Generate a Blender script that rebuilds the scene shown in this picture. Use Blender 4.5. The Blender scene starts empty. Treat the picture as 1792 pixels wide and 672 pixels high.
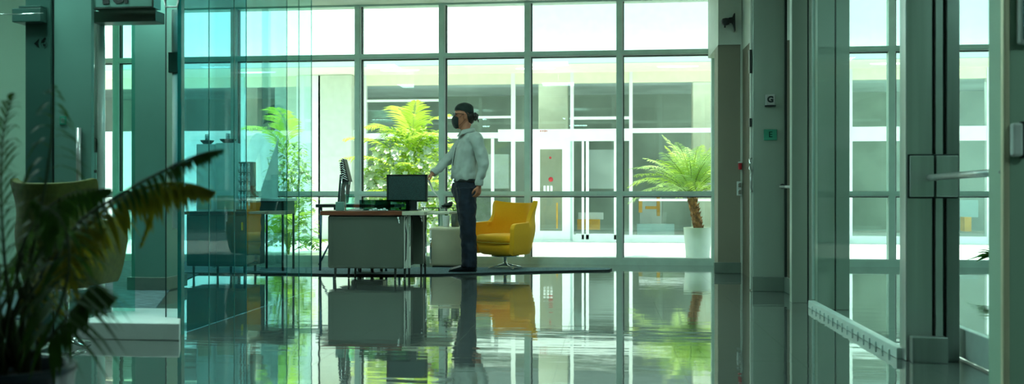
import bpy, bmesh, math, random
from math import sin, cos, tan, atan, pi, radians as R
from mathutils import Vector, Matrix, Quaternion

random.seed(7)
sc = bpy.context.scene
COL = sc.collection
# ------------------------------------------------------------------ camera
F = 1600.0            # focal length in pixels of the 1792 px wide frame
CH = 0.85             # camera height
TH = atan(166 / F)    # the camera looks this far to the left of the room's long axis
cd = bpy.data.cameras.new('camera')
cam = bpy.data.objects.new('camera', cd)
COL.objects.link(cam)
cam.location = (0, 0, CH)
cam.rotation_euler = (pi / 2, 0, TH)
cd.sensor_width = 36.0
cd.lens = F / 1792 * 36.0
cd.clip_start = 0.05
cd.clip_end = 200
cd.dof.use_dof = True
cd.dof.focus_distance = 9.9
cd.dof.aperture_fstop = 2.6
sc.camera = cam
sc.view_settings.view_transform = 'Standard'
sc.view_settings.look = 'None'
sc.view_settings.exposure = 0.22
sc.view_settings.gamma = 1.0
sc.view_settings.use_curve_mapping = False


def X(px, Y):                       # world x of an image column on the plane y = Y
    return Y * tan(atan((px - 896) / F) - TH)


def Zc(px, Y):                      # distance along the camera axis
    return Y / (cos(TH) + (px - 896) / F * sin(TH))


def H(py, px, Y):                   # height of an image row at a column on the plane y = Y
    return CH - (py - 336) / F * Zc(px, Y)


def FY(px, py):                     # plane y of a floor point
    z = CH * F / (py - 336)
    return z * (cos(TH) + (px - 896) / F * sin(TH))


# ------------------------------------------------------------------ materials
def nodes(name):
    m = bpy.data.materials.new(name)
    m.use_nodes = True
    nt = m.node_tree
    return m, nt, nt.nodes['Principled BSDF']


def noise_mix(nt, c1, c2, scale, stretch=(1, 1, 1), detail=4, lo=0.35, hi=0.65):
    tc = nt.nodes.new('ShaderNodeTexCoord')
    mp = nt.nodes.new('ShaderNodeMapping')
    mp.inputs['Scale'].default_value = stretch
    no = nt.nodes.new('ShaderNodeTexNoise')
    no.inputs['Scale'].default_value = scale
    no.inputs['Detail'].default_value = detail
    cr = nt.nodes.new('ShaderNodeValToRGB')
    cr.color_ramp.elements[0].position = lo
    cr.color_ramp.elements[1].position = hi
    cr.color_ramp.elements[0].color = (*c1, 1)
    cr.color_ramp.elements[1].color = (*c2, 1)
    nt.links.new(tc.outputs['Object'], mp.inputs[0])
    nt.links.new(mp.outputs[0], no.inputs['Vector'])
    nt.links.new(no.outputs[0], cr.inputs[0])
    return no, cr


def mat(name, c, rough=0.5, metal=0.0, spec=0.5, var=0.12, scale=8, stretch=(1, 1, 1), bump=0.0, coat=0.0, sheen=0.0, trans=0.0):
    m, nt, b = nodes(name)
    c1 = tuple(max(0, v * (1 - var)) for v in c)
    c2 = tuple(min(1, v * (1 + var)) for v in c)
    no, cr = noise_mix(nt, c1, c2, scale, stretch)
    nt.links.new(cr.outputs[0], b.inputs['Base Color'])
    b.inputs['Roughness'].default_value = rough
    b.inputs['Metallic'].default_value = metal
    b.inputs['Specular IOR Level'].default_value = spec
    b.inputs['Coat Weight'].default_value = coat
    b.inputs['Sheen Weight'].default_value = sheen
    b.inputs['Transmission Weight'].default_value = trans
    if bump:
        bp = nt.nodes.new('ShaderNodeBump')
        bp.inputs['Strength'].default_value = bump
        bp.inputs['Distance'].default_value = 0.01
        nt.links.new(no.outputs[0], bp.inputs['Height'])
        nt.links.new(bp.outputs[0], b.inputs['Normal'])
    return m


def leaf_mat(name, c, trans_c, mixf=0.5):
    m, nt, b = nodes(name)
    no, cr = noise_mix(nt, tuple(v * .7 for v in c), c, 9)
    nt.links.new(cr.outputs[0], b.inputs['Base Color'])
    b.inputs['Roughness'].default_value = 0.55
    b.inputs['Specular IOR Level'].default_value = 0.25
    tr = nt.nodes.new('ShaderNodeBsdfTranslucent')
    tr.inputs[0].default_value = (*trans_c, 1)
    mx = nt.nodes.new('ShaderNodeMixShader')
    mx.inputs[0].default_value = mixf
    nt.links.new(b.outputs[0], mx.inputs[1])
    nt.links.new(tr.outputs[0], mx.inputs[2])
    nt.links.new(mx.outputs[0], nt.nodes['Material Output'].inputs[0])
    return m


def glass_mat(name, tint, ior=1.5, rough=0.0, haze=0.0, haze_c=(.6, .9, .85), streak=0.0, refl=1.0):
    """thin architectural glass: a tinted see-through sheet that mirrors more at grazing angles"""
    m = bpy.data.materials.new(name)
    m.use_nodes = True
    nt = m.node_tree
    nt.nodes.remove(nt.nodes['Principled BSDF'])
    t = nt.nodes.new('ShaderNodeBsdfTransparent')
    t.inputs[0].default_value = (*tint, 1)
    if streak:
        no, cr = noise_mix(nt, tint, tuple(max(0, v * (1 - streak)) for v in tint), 2.2, (1, 1, .03), 2)
        nt.links.new(cr.outputs[0], t.inputs[0])
    g = nt.nodes.new('ShaderNodeBsdfGlossy')
    g.inputs['Roughness'].default_value = rough
    g.inputs[0].default_value = (.95, 1, .98, 1)
    lw = nt.nodes.new('ShaderNodeLayerWeight')          # 1 - |cos|, the same from both faces
    lw.inputs[0].default_value = 0.5
    pw = nt.nodes.new('ShaderNodeMath')
    pw.operation = 'POWER'
    pw.inputs[1].default_value = 5.0
    ma = nt.nodes.new('ShaderNodeMath')
    ma.operation = 'MULTIPLY_ADD'
    f0 = ((ior - 1) / (ior + 1)) ** 2
    ma.inputs[1].default_value = (1 - f0) * refl
    ma.inputs[2].default_value = f0 * refl
    nt.links.new(lw.outputs['Facing'], pw.inputs[0])
    nt.links.new(pw.outputs[0], ma.inputs[0])
    mx = nt.nodes.new('ShaderNodeMixShader')
    nt.links.new(ma.outputs[0], mx.inputs[0])
    nt.links.new(t.outputs[0], mx.inputs[1])
    nt.links.new(g.outputs[0], mx.inputs[2])
    last = mx
    if haze:
        d = nt.nodes.new('ShaderNodeBsdfDiffuse')
        d.inputs[0].default_value = (*haze_c, 1)
        m2 = nt.nodes.new('ShaderNodeMixShader')
        m2.inputs[0].default_value = haze
        nt.links.new(mx.outputs[0], m2.inputs[1])
        nt.links.new(d.outputs[0], m2.inputs[2])
        last = m2
    nt.links.new(last.outputs[0], nt.nodes['Material Output'].inputs[0])
    return m


def emit(name, c, s):
    m = bpy.data.materials.new(name)
    m.use_nodes = True
    nt = m.node_tree
    nt.nodes.remove(nt.nodes['Principled BSDF'])
    e = nt.nodes.new('ShaderNodeEmission')
    e.inputs[0].default_value = (*c, 1)
    e.inputs[1].default_value = s
    nt.links.new(e.outputs[0], nt.nodes['Material Output'].inputs[0])
    return m


def floor_mat():
    m, nt, b = nodes('polished_stone_tile')
    tc = nt.nodes.new('ShaderNodeTexCoord')
    mp = nt.nodes.new('ShaderNodeMapping')
    mp.inputs['Location'].default_value = (0.24, 0.1, 0)
    nt.links.new(tc.outputs['Object'], mp.inputs[0])
    br = nt.nodes.new('ShaderNodeTexBrick')
    br.offset = 0
    br.inputs['Scale'].default_value = 1
    br.inputs['Brick Width'].default_value = 0.6
    br.inputs['Row Height'].default_value = 1.2
    br.inputs['Mortar Size'].default_value = 0.0024
    br.inputs['Mortar Smooth'].default_value = 0.1
    br.inputs['Color1'].default_value = (.155, .180, .168, 1)
    br.inputs['Color2'].default_value = (.185, .205, .190, 1)
    br.inputs['Mortar'].default_value = (.04, .06, .055, 1)
    nt.links.new(mp.outputs[0], br.inputs['Vector'])
    n2 = nt.nodes.new('ShaderNodeTexNoise')
    n2.inputs['Scale'].default_value = 3
    n2.inputs['Detail'].default_value = 6
    nt.links.new(tc.outputs['Object'], n2.inputs['Vector'])
    mul = nt.nodes.new('ShaderNodeMixRGB')
    mul.blend_type = 'MULTIPLY'
    mul.inputs[0].default_value = 0.35
    nt.links.new(br.outputs[0], mul.inputs[1])
    nt.links.new(n2.outputs[0], mul.inputs[2])
    nt.links.new(mul.outputs[0], b.inputs['Base Color'])
    b.inputs['Roughness'].default_value = 0.03
    b.inputs['IOR'].default_value = 4.5
    b.inputs['Coat Weight'].default_value = 1.0
    b.inputs['Coat IOR'].default_value = 2.0
    b.inputs['Coat Roughness'].default_value = 0.02
    rm = nt.nodes.new('ShaderNodeMapRange')
    rm.inputs['To Min'].default_value = 0.03
    rm.inputs['To Max'].default_value = 0.10
    nt.links.new(br.outputs['Fac'], rm.inputs[0])
    nt.links.new(rm.outputs[0], b.inputs['Roughness'])
    cm = nt.nodes.new('ShaderNodeMapRange')
    cm.inputs['To Min'].default_value = 1.0
    cm.inputs['To Max'].default_value = 0.7
    nt.links.new(br.outputs['Fac'], cm.inputs[0])
    nt.links.new(cm.outputs[0], b.inputs['Coat Weight'])
    # slow undulation of the polish, and mortar joints
    m2 = nt.nodes.new('ShaderNodeMapping')
    m2.inputs['Scale'].default_value = (0.55, 3.0, 1)
    nt.links.new(tc.outputs['Object'], m2.inputs[0])
    n3 = nt.nodes.new('ShaderNodeTexNoise')
    n3.inputs['Scale'].default_value = 2.2
    n3.inputs['Detail'].default_value = 3.5
    nt.links.new(m2.outputs[0], n3.inputs['Vector'])
    bp = nt.nodes.new('ShaderNodeBump')
    bp.inputs['Strength'].default_value = 0.6
    bp.inputs['Distance'].default_value = 0.0022
    nt.links.new(n3.outputs[0], bp.inputs['Height'])
    b2 = nt.nodes.new('ShaderNodeBump')
    b2.inputs['Strength'].default_value = 0.15
    b2.inputs['Distance'].default_value = 0.001
    b2.invert = True
    nt.links.new(br.outputs['Fac'], b2.inputs['Height'])
    nt.links.new(bp.outputs[0], b2.inputs['Normal'])
    nt.links.new(b2.outputs[0], b.inputs['Normal'])
    nt.links.new(b2.outputs[0], b.inputs['Coat Normal'])
    return m


M = dict(
    floor=floor_mat(),
    carpet=mat('blue_grey_carpet', (.10, .16, .18), 0.95, var=.55, scale=5, stretch=(2, 14, 1), bump=.5),
    rug=mat('rug_wool', (.10, .17, .20), 0.95, var=.3, scale=60, bump=.6),
    rug_edge=mat('rug_binding', (.012, .02, .024), 0.9),
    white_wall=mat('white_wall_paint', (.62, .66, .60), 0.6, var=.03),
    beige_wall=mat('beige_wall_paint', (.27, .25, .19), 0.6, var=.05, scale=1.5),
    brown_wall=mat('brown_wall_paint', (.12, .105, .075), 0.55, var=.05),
    grey_panel=mat('grey_column_cladding', (.34, .40, .34), 0.35, metal=.25, var=.10, scale=1.2, stretch=(1, 1, .15)),
    base=mat('grey_baseboard', (.15, .19, .16), 0.35, var=.06),
    teal_panel=mat('pale_teal_panel', (.12, .26, .22), 0.35, var=.08, scale=1.4),
    dark_teal=mat('dark_teal_panel', (.030, .085, .070), 0.3, var=.1, scale=1.4),
    green_wall=mat('sage_wall', (.34, .50, .38), 0.6, var=.06, scale=1.2),
    back_wall=mat('back_wall_paint', (.25, .30, .27), 0.7, var=.04),
    ceiling=mat('ceiling_white', (.70, .74, .70), 0.8, var=.02),
    steel=mat('brushed_steel', (.46, .47, .46), 0.34, metal=.55, var=.12, scale=14, stretch=(1, 1, .03)),
    dark_steel=mat('dark_brushed_steel', (.26, .28, .27), 0.34, metal=.55, var=.15, scale=12, stretch=(1, 1, .03)),
    pole=mat('satin_pole', (.90, .93, .86), 0.25, var=.03, coat=.6),
    chrome=mat('chrome', (.75, .78, .77), 0.10, metal=1, var=.03),
    desk_metal=mat('desk_panel_metal', (.13, .15, .12), 0.38, metal=.4, var=.05, scale=1.5, stretch=(1, 1, .3)),
    pale_metal=mat('pale_cabinet_metal', (.66, .60, .43), 0.40, metal=.3, var=.05, scale=4),
    mullion=mat('window_aluminium', (.66, .84, .76), 0.4, var=.05),
    mull_edge=mat('window_bead_white', (.80, .84, .82), 0.35, var=.03),
    gasket=mat('black_gasket', (.004, .012, .010), 0.6),
    black=mat('black_plastic', (.010, .014, .014), 0.4),
    screen_back=mat('monitor_back', (.012, .035, .035), 0.55, var=.8, scale=160, bump=.1),
    wood=mat('red_brown_wood', (.16, .045, .020), 0.35, var=.3, scale=6, stretch=(1, 9, 9)),
    cream_top=mat('cream_laminate', (.52, .50, .38), 0.4, var=.05),
    paper=mat('paper', (.75, .78, .76), 0.7, var=.03),
    blue_leg=mat('blue_grey_tube', (.035, .10, .14), 0.3, metal=.6),
    yellow=mat('yellow_wool', (1.0, .46, .004), 0.85, var=.02, scale=60, bump=.08, sheen=.1),
    olive=mat('olive_wool', (.070, .082, .008), 0.9, var=.15, scale=30, sheen=.1),
    piping=mat('yellow_piping', (.60, .38, .03), 0.8),
    skin=mat('skin', (.44, .155, .085), 0.5, var=.10, scale=18),
    shirt=mat('pale_shirt', (.40, .44, .41), 0.75, var=.07, scale=9, stretch=(1, 1, .5), bump=.5),
    trousers=mat('navy_trousers', (.003, .009, .022), 0.8, var=.3, scale=14, bump=.4),
    hair=mat('dark_hair', (.018, .014, .010), 0.5, var=.6, scale=40, bump=.7),
    cap=mat('dark_cap', (.008, .018, .015), 0.75, var=.2, scale=40),
    mask=mat('black_mask', (.008, .014, .015), 0.7, var=.3, scale=30),
    lens=mat('dark_lens', (.006, .01, .012), 0.08),
    leather=mat('black_leather', (.006, .010, .014), 0.25),
    belt=mat('belt', (.01, .012, .014), 0.35),
    pot_white=mat('white_planter', (.80, .84, .82), 0.45, var=.03),
    pot_dark=mat('dark_blue_pot', (.010, .020, .035), 0.4),
    soil=mat('soil', (.035, .022, .012), 0.95, bump=.6),
    bark=mat('palm_bark', (.36, .15, .06), 0.9, var=.5, scale=22, bump=1.0),
    stem=mat('green_stem', (.20, .30, .04), 0.6),
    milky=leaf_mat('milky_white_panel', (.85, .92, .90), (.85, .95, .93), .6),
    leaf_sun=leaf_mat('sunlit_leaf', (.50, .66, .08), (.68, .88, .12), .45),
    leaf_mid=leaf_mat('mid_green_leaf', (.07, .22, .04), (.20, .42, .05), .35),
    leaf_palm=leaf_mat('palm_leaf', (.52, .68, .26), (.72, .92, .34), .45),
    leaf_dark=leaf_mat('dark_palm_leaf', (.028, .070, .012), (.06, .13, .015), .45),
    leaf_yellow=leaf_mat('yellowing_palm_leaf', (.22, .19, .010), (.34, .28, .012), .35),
    blossom=mat('white_blossom', (.85, .88, .86), 0.6),
    concrete=mat('pale_paving', (.68, .72, .70), 0.8, var=.03),
    fac_white=mat('facade_white', (.84, .90, .88), 0.6, var=.03),
    fac_cream=mat('facade_cream', (.85, .86, .68), 0.7, var=.03),
    fac_grey=mat('facade_blue_grey', (.42, .55, .53), 0.6, var=.03),
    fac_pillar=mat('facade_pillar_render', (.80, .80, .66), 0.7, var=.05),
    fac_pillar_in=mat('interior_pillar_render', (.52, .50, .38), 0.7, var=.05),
    fac_wall=mat('facade_wall_render', (.60, .66, .58), 0.7, var=.04),
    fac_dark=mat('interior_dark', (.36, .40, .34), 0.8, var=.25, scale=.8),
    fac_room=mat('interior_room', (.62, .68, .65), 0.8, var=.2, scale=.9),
    orange=mat('orange_paint', (.85, .42, .08), 0.6),
    red=mat('red_paint', (.50, .02, .03), 0.5),
    pink=mat('faded_red_paint', (.62, .25, .27), 0.6),
    green_tile=mat('green_reader_tile', (.03, .26, .17), 0.4),
    mark=mat('dark_mark', (.001, .006, .005), 0.9, spec=.1),
    glass=glass_mat('window_glass', (.955, .992, .982), 1.35),
    far_glass=glass_mat('facade_glass', (.92, .955, .945), 1.45),
    blue_glass=glass_mat('blue_tinted_glass', (.51, .885, .935), 1.55, streak=.25, refl=.30, haze=.05, haze_c=(.05, .50, .56)),
    coated_glass=glass_mat('coated_blue_glass', (.58, .90, .92), 1.6, streak=.15, refl=1.4),
    aqua_glass=glass_mat('aqua_tinted_glass', (.80, .98, .95), 1.5, streak=.1, refl=.7, haze=.02, haze_c=(.2, .7, .66)),
    edge_glass=mat('glass_edge', (.01, .16, .15), 0.15),
    door_glass=glass_mat('door_glass', (.62, .92, .86), 1.45),
    right_glass=glass_mat('partition_glass', (.88, .955, .94), 1.5, refl=.03),
    smoke_glass=glass_mat('smoked_desk_glass', (.22, .42, .40), 1.5),
    shoe=mat('frosted_glass_shoe', (.62, .74, .70), 0.3, var=.05),
    lamp=emit('lamp_diffuser', (.60, 1.0, .90), 21.0),  # glow of the added fill panels
    room_lamp=emit('room_lamp', (.8, 1.0, .93), 14.0),  # glow of the hidden strips added in the opposite building
    soffit_lamp=emit('soffit_lamp', (1.0, 1.0, .92), 2.5),
    crystal=mat('clear_bottles', (.55, .80, .82), 0.08, var=.4, scale=60, coat=.5),
)


# ------------------------------------------------------------------ mesh helpers
class MB:
    def __init__(s):
        s.bm = bmesh.new()
        s.mats = []

    def mi(s, m):
        if m is None:
            return 0
        if m not in s.mats:
            s.mats.append(m)
        return s.mats.index(m)

    def _take(s, t, m):
        i = s.mi(m)
        off = {}
        for v in t.verts:
            off[v] = s.bm.verts.new(v.co)
        for f in t.faces:
            try:
                nf = s.bm.faces.new([off[v] for v in f.verts])
                nf.material_index = i
                nf.smooth = f.smooth
            except ValueError:
                pass
        t.free()

    def box(s, x0, x1, y0, y1, z0, z1, m=None, bev=0.0, seg=2, rot=None):
        t = bmesh.new()
        bmesh.ops.create_cube(t, size=1)
        for v in t.verts:
            v.co = Vector((v.co.x * (x1 - x0), v.co.y * (y1 - y0), v.co.z * (z1 - z0)))
        if bev:
            bmesh.ops.bevel(t, geom=list(t.edges), offset=bev, segments=seg, affect='EDGES', profile=.5)
            for f in t.faces:
                f.smooth = False
        c = Vector(((x0 + x1) / 2, (y0 + y1) / 2, (z0 + z1) / 2))
        if rot is not None:
            for v in t.verts:
                v.co = rot @ v.co
        for v in t.verts:
            v.co += c
        s._take(t, m)
        return s

    def tube(s, pts, r, m=None, n=10, caps=True, smooth=True):
        pts = [Vector(p) for p in pts]
        rs = r if isinstance(r, (list, tuple)) else [r] * len(pts)
        t = bmesh.new()
        rings = []
        up = None
        for i, p in enumerate(pts):
            d = (pts[min(i + 1, len(pts) - 1)] - pts[max(i - 1, 0)])
            if d.length < 1e-9:
                d = Vector((0, 0, 1))
            d.normalize()
            if up is None:
                a = Vector((0, 0, 1)) if abs(d.z) < .9 else Vector((0, 1, 0))
                up = (a - d * a.dot(d)).normalized()
            else:
                up = (up - d * up.dot(d)).normalized()
            sd = d.cross(up)
            ring = []
            rr = rs[i]
            ra, rb = rr if isinstance(rr, tuple) else (rr, rr)
            for k in range(n):
                a = 2 * pi * k / n
                ring.append(t.verts.new(p + sd * cos(a) * ra + up * sin(a) * rb))
            rings.append(ring)
        for a, b in zip(rings, rings[1:]):
            for k in range(n):
                f = t.faces.new((a[k], a[(k + 1) % n], b[(k + 1) % n], b[k]))
                f.smooth = smooth
        if caps:
            t.faces.new(list(reversed(rings[0])))
            t.faces.new(rings[-1])
        s._take(t, m)
        return s

    def rings(s, rings, m=None, caps=True, smooth=True):
        t = bmesh.new()
        R_ = [[t.verts.new(p) for p in ring] for ring in rings]
        n = len(R_[0])
        for a, b in zip(R_, R_[1:]):
            for k in range(n):
                f = t.faces.new((a[k], a[(k + 1) % n], b[(k + 1) % n], b[k]))
                f.smooth = smooth
        if caps:
            t.faces.new(list(reversed(R_[0])))
            t.faces.new(R_[-1])
        bmesh.ops.recalc_face_normals(t, faces=list(t.faces))
        s._take(t, m)
        return s

    def lathe(s, prof, c=(0, 0, 0), m=None, n=32, smooth=True):
        c = Vector(c)
        rr = [[c + Vector((r * cos(2 * pi * k / n), r * sin(2 * pi * k / n), z)) for k in range(n)] for r, z in prof]
        return s.rings(rr, m, True, smooth)

    def prism(s, poly, axis, a0, a1, m=None, smooth=False):
        """poly: 2-D outline; axis 'y' -> (x, z) outline pushed from y=a0 to a1, etc."""
        def P(u, v, w):
            return {'y': Vector((u, w, v)), 'x': Vector((w, u, v)), 'z': Vector((u, v, w))}[axis]
        t = bmesh.new()
        A = [t.verts.new(P(u, v, a0)) for u, v in poly]
        B = [t.verts.new(P(u, v, a1)) for u, v in poly]
        n = len(poly)
        for k in range(n):
            f = t.faces.new((A[k], A[(k + 1) % n], B[(k + 1) % n], B[k]))
            f.smooth = smooth
        t.faces.new(list(reversed(A)))
        t.faces.new(B)
        bmesh.ops.recalc_face_normals(t, faces=list(t.faces))
        s._take(t, m)
        return s

    def quad(s, pts, m=None, smooth=False):
        i = s.mi(m)
        f = s.bm.faces.new([s.bm.verts.new(Vector(p)) for p in pts])
        f.material_index = i
        f.smooth = smooth
        return s

    def ball(s, c, r, m=None, u=16, v=10, rot=None):
        rx, ry, rz = r if isinstance(r, tuple) else (r, r, r)
        t = bmesh.new()
        bmesh.ops.create_uvsphere(t, u_segments=u, v_segments=v, radius=1)
        for q in t.verts:
            q.co = Vector((q.co.x * rx, q.co.y * ry, q.co.z * rz))
            if rot is not None:
                q.co = rot @ q.co
            q.co += Vector(c)
        for f in t.faces:
            f.smooth = True
        s._take(t, m)
        return s

    def xf(s, mtx):
        bmesh.ops.transform(s.bm, matrix=mtx, verts=list(s.bm.verts))
        return s

    def build(s, name, m=None, parent=None, kind=None, mods=()):
        me = bpy.data.meshes.new(name)
        s.bm.to_mesh(me)
        s.bm.free()
        for q in (s.mats or ([m] if m else [])):
            me.materials.append(q)
        o = bpy.data.objects.new(name, me)
        COL.objects.link(o)
        if parent is not None:
            o.parent = parent
        if kind:
            o['kind'] = kind
        for k, a in mods:
            md = o.modifiers.new(k.lower(), k)
            for kk, vv in a.items():
                setattr(md, kk, vv)
        return o


def empty(name, label, cat, loc=(0, 0, 0), rz=0.0, group=None):
    o = bpy.data.objects.new(name, None)
    COL.objects.link(o)
    o.empty_display_size = .1
    o.location = loc
    o.rotation_euler = (0, 0, rz)
    o['label'] = label
    o['category'] = cat
    if group:
        o['group'] = group
    return o


def tag(o, label, cat, group=None, kind=None):
    o['label'] = label
    o['category'] = cat
    if group:
        o['group'] = group
    if kind:
        o['kind'] = kind
    return o


def struct(mb, name, m=None, parent=None, mods=()):
    return mb.build(name, m, parent, 'structure', mods)


def text(body, size, loc, rot, m, name, parent, ext=0.001, align='CENTER', bold=0.0):
    cu = bpy.data.curves.new('t', 'FONT')
    cu.body = body
    cu.size = size
    cu.extrude = ext
    cu.offset = bold
    cu.align_x = align
    cu.align_y = 'CENTER'
    t = bpy.data.objects.new('t', cu)
    COL.objects.link(t)
    bpy.context.view_layer.update()
    me = bpy.data.meshes.new_from_object(t)
    bpy.data.objects.remove(t)
    bpy.data.curves.remove(cu)
    me.materials.clear()
    me.materials.append(m)
    o = bpy.data.objects.new(name, me)
    COL.objects.link(o)
    o.location = loc
    o.rotation_euler = rot
    if parent is not None:
        o.parent = parent
    return o


FRONT = (pi / 2, 0, 0)       # lettering that faces the camera side (-y)

# ================================================================== THE ROOM
YW = 10.75                   # window wall
CZ = 3.10                    # ceiling
XL, XR, YB = -9.0, 6.2, -3.0
f = MB().quad([(XL, YB, 0), (XR, YB, 0), (XR, YW, 0), (XL, YW, 0)])
struct(f, 'floor', M['floor'])
f = MB().box(XL, XR, YB, YW + .25, CZ, CZ + .2)
struct(f, 'ceiling', M['ceiling'])
struct(MB().box(XL - .2, XL, YB, YW, 0, CZ), 'wall_left', M['green_wall'])
struct(MB().box(XR, XR + .2, YB, YW, 0, CZ), 'wall_right', M['back_wall'])
struct(MB().box(XL, XR, YB - .2, YB, 0, CZ), 'wall_back', M['back_wall'])
# carpeted area beyond the partition on the left
cp = MB().prism([(-8.9, 5.75), (-3.02, 5.75), (-3.9, 7.9), (-4.6, YW - .1), (-8.9, YW - .1)], 'z', 0, .008)
struct(cp, 'floor_carpet', M['carpet'])

# window wall: one window unit per bay
mx = [-9.0, -7.6, -6.06, -4.54, -2.99, -1.963, -0.939, 0.141, 1.236, 2.2, 3.21, 4.5, 6.2]
HT, HM = 2.483, 0.835
wt = CZ
for i in range(len(mx) - 1):
    a, b = mx[i], mx[i + 1]
    w = MB()
    y0, y1 = YW, YW + .09
    w.box(a - .031, a + .031, y0, y1, 0, wt, M['mullion'])
    w.box(a + .031, a + .048, y0 + .01, y1, 0.07, wt, M['mull_edge'])
    w.box(a + .048, a + .060, y0 + .03, y1, 0.07, wt, M['gasket'])
    for z, hh in ((HT, .024), (HM, .024)):
        w.box(a + .031, b - .031, y0, y1, z - hh, z + hh, M['mullion'])
        w.box(a + .031, b - .031, y0 + .012, y1, z - hh - .014, z - hh, M['mull_edge'])
        w.box(a + .06, b - .031, y0 + .03, y1, z - hh - .024, z - hh - .014, M['gasket'])
    w.box(a + .031, b - .031, y0, y1, 0, .075, M['mullion'])
    w.box(a + .031, b - .031, y0 + .01, y1, .075, .083, M['mull_edge'])
    w.box(a + .031, b - .031, y0, y1, wt - .02, wt, M['mullion'])
    o = struct(w, 'window_%d' % (i + 1))
    for z0, z1 in ((.083, HM - .048), (HM + .024, HT - .048), (HT + .024, wt - .02)):
        g = MB().box(a + .06, b - .031, YW + .05, YW + .056, z0, z1)
        g.build('pane', M['glass'], o, 'structure')

# ---------------------------------------------------------------- right side
# white surround with a recessed beige wall
y0 = 9.77
xa, xb = 1.16, 1.405
w = MB()
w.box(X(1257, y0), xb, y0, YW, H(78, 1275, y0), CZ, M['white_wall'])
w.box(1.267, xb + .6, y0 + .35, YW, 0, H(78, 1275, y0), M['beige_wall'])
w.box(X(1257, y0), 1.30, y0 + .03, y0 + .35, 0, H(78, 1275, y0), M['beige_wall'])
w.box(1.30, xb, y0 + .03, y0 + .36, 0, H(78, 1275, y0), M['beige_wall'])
struct(w, 'wall_right_niche')
struct(MB().box(1.262, 1.30, YW - .25, YW, 0, CZ, bev=.004), 'trim_1', M['white_wall'])
struct(MB().box(X(1296.5, y0 - .02), X(1299.5, y0 - .02), y0 - .03, y0 + .02, 0, H(78, 1275, y0), bev=.002), 'trim_2', M['white_wall'])
struct(MB().box(X(1250, y0 - .03), X(1297, y0 - .03), y0 - .03, y0 + .04, 0, .112, bev=.004), 'baseboard_right', M['base'])
# dark side wall running forwards
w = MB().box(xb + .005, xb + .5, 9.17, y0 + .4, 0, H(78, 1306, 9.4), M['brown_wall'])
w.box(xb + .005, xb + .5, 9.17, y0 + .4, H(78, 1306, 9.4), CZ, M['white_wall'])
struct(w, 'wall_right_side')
# white door edge with hinges
YD = 8.05
dr = MB().box(X(1313, YD), X(1319, YD), YD, YD + .04, .01, CZ - .02, bev=.003)
dr = struct(dr, 'door_1', M['white_wall'])
for pa, pb in ((87, 128), (207, 222)):
    MB().box(X(1311.5, YD) , X(1315.5, YD), YD - .012, YD + .05, H(pb, 1314, YD), H(pa, 1314, YD), bev=.003).build('hinge', M['black'], dr)
hd = MB()
xx = X(1315, YD)
hd.tube([(xx, YD - .005, H(277, 1314, YD)), (xx - .02, YD - .04, H(279, 1314, YD)), (xx - .02, YD - .04, H(296, 1314, YD)), (xx, YD - .005, H(298, 1314, YD))], .008)
hd.build('latch', M['chrome'], dr)
hd = MB().tube([(xx, YD - .005, H(304, 1314, YD)), (xx - .012, YD - .05, H(310, 1314, YD)), (xx - .012, YD - .05, H(328, 1314, YD)), (xx, YD - .005, H(334, 1314, YD))], .009)
hd.build('pull_handle', M['steel'], dr)
# wide grey column
YC = 8.02
c = MB().box(X(1318, YC), X(1375, YC), YC, YC + .12, 0, CZ, bev=.004)
c = struct(c, 'trim_3', M['grey_panel'])
b = MB().box(X(1316, YC), X(1371, YC), YC - .03, YC, 0, .125, bev=.004)
b.box(X(1371, YC), X(1371, YC) + .03, 7.62, YC, 0, .125, bev=.004)
struct(b, 'baseboard_right_column', M['base'])
# black gap, narrow pane and second column
struct(MB().box(X(1374, 7.98), X(1377.5, 7.98), 7.98, 8.02, 0, CZ), 'trim_4', M['gasket'])
struct(MB().box(1.545, 1.66, 7.66, 7.97, 0, CZ, bev=.003), 'trim_5', M['grey_panel'])
YP = 7.2
p = MB()
p.box(X(1385.5, YP), X(1413, YP), YP, YP + .08, 0, CZ, M['grey_panel'], bev=.004)
p.box(X(1413, YP), X(1415.5, YP), YP + .01, YP + .07, 0, CZ, M['gasket'])
p.box(X(1415.5, YP), X(1431, YP), YP, YP + .08, 0, CZ, M['grey_panel'], bev=.004)
struct(p, 'trim_6')
YP = 6.80
p = MB()
p.box(X(1431, YP), X(1461, YP), YP, YP + .08, 0, CZ, M['grey_panel'], bev=.004)
p.box(X(1461, YP), X(1463, YP), YP + .01, YP + .07, 0, CZ, M['gasket'])
p.box(X(1463, YP), X(1487, YP), YP, YP + .08, 0, CZ, M['grey_panel'], bev=.004)
struct(p, 'trim_7')
# push bar between the columns
pb = empty('push_bar', 'short steel push bar in the dark gap beside the wide grey column', 'push bar', (0, 0, 0))
MB().tube([(X(1366, 7.9), 7.9, H(327, 1370, 7.9)), (X(1384, 7.5), 7.5, H(327, 1384, 7.5))], .012).build('bar', M['steel'], pb)
MB().lathe([(.0, -.006), (.022, -.006), (.022, .006), (.0, .006)], (0, 0, 0)).xf(Matrix.Translation((X(1369, 7.99), 7.985, H(326, 1370, 7.9))) @ Matrix.Rotation(pi / 2, 4, 'X')).build('mount', M['black'], pb)

# glass partition X = 1.5
GX = 1.5
g = MB()
g.box(GX - .012, GX + .0, 4.84, 6.84, .07, CZ - .02)
gp = struct(g, 'wall_right_glass', M['right_glass'])
sh = MB()
sh.box(GX - .03, GX + .018, 4.84, 6.9, 0, .055, bev=.004)
for k in range(16):
    sh.box(GX - .038, GX + .02, 4.95 + k * .12, 4.965 + k * .12, 0, .030, bev=.003)
sh.build('base_shoe', M['shoe'], gp, 'structure')
MB().box(GX - .014, GX + .002, 6.84, 6.85, .07, CZ).build('glass_edge', M['shoe'], gp, 'structure')
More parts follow.
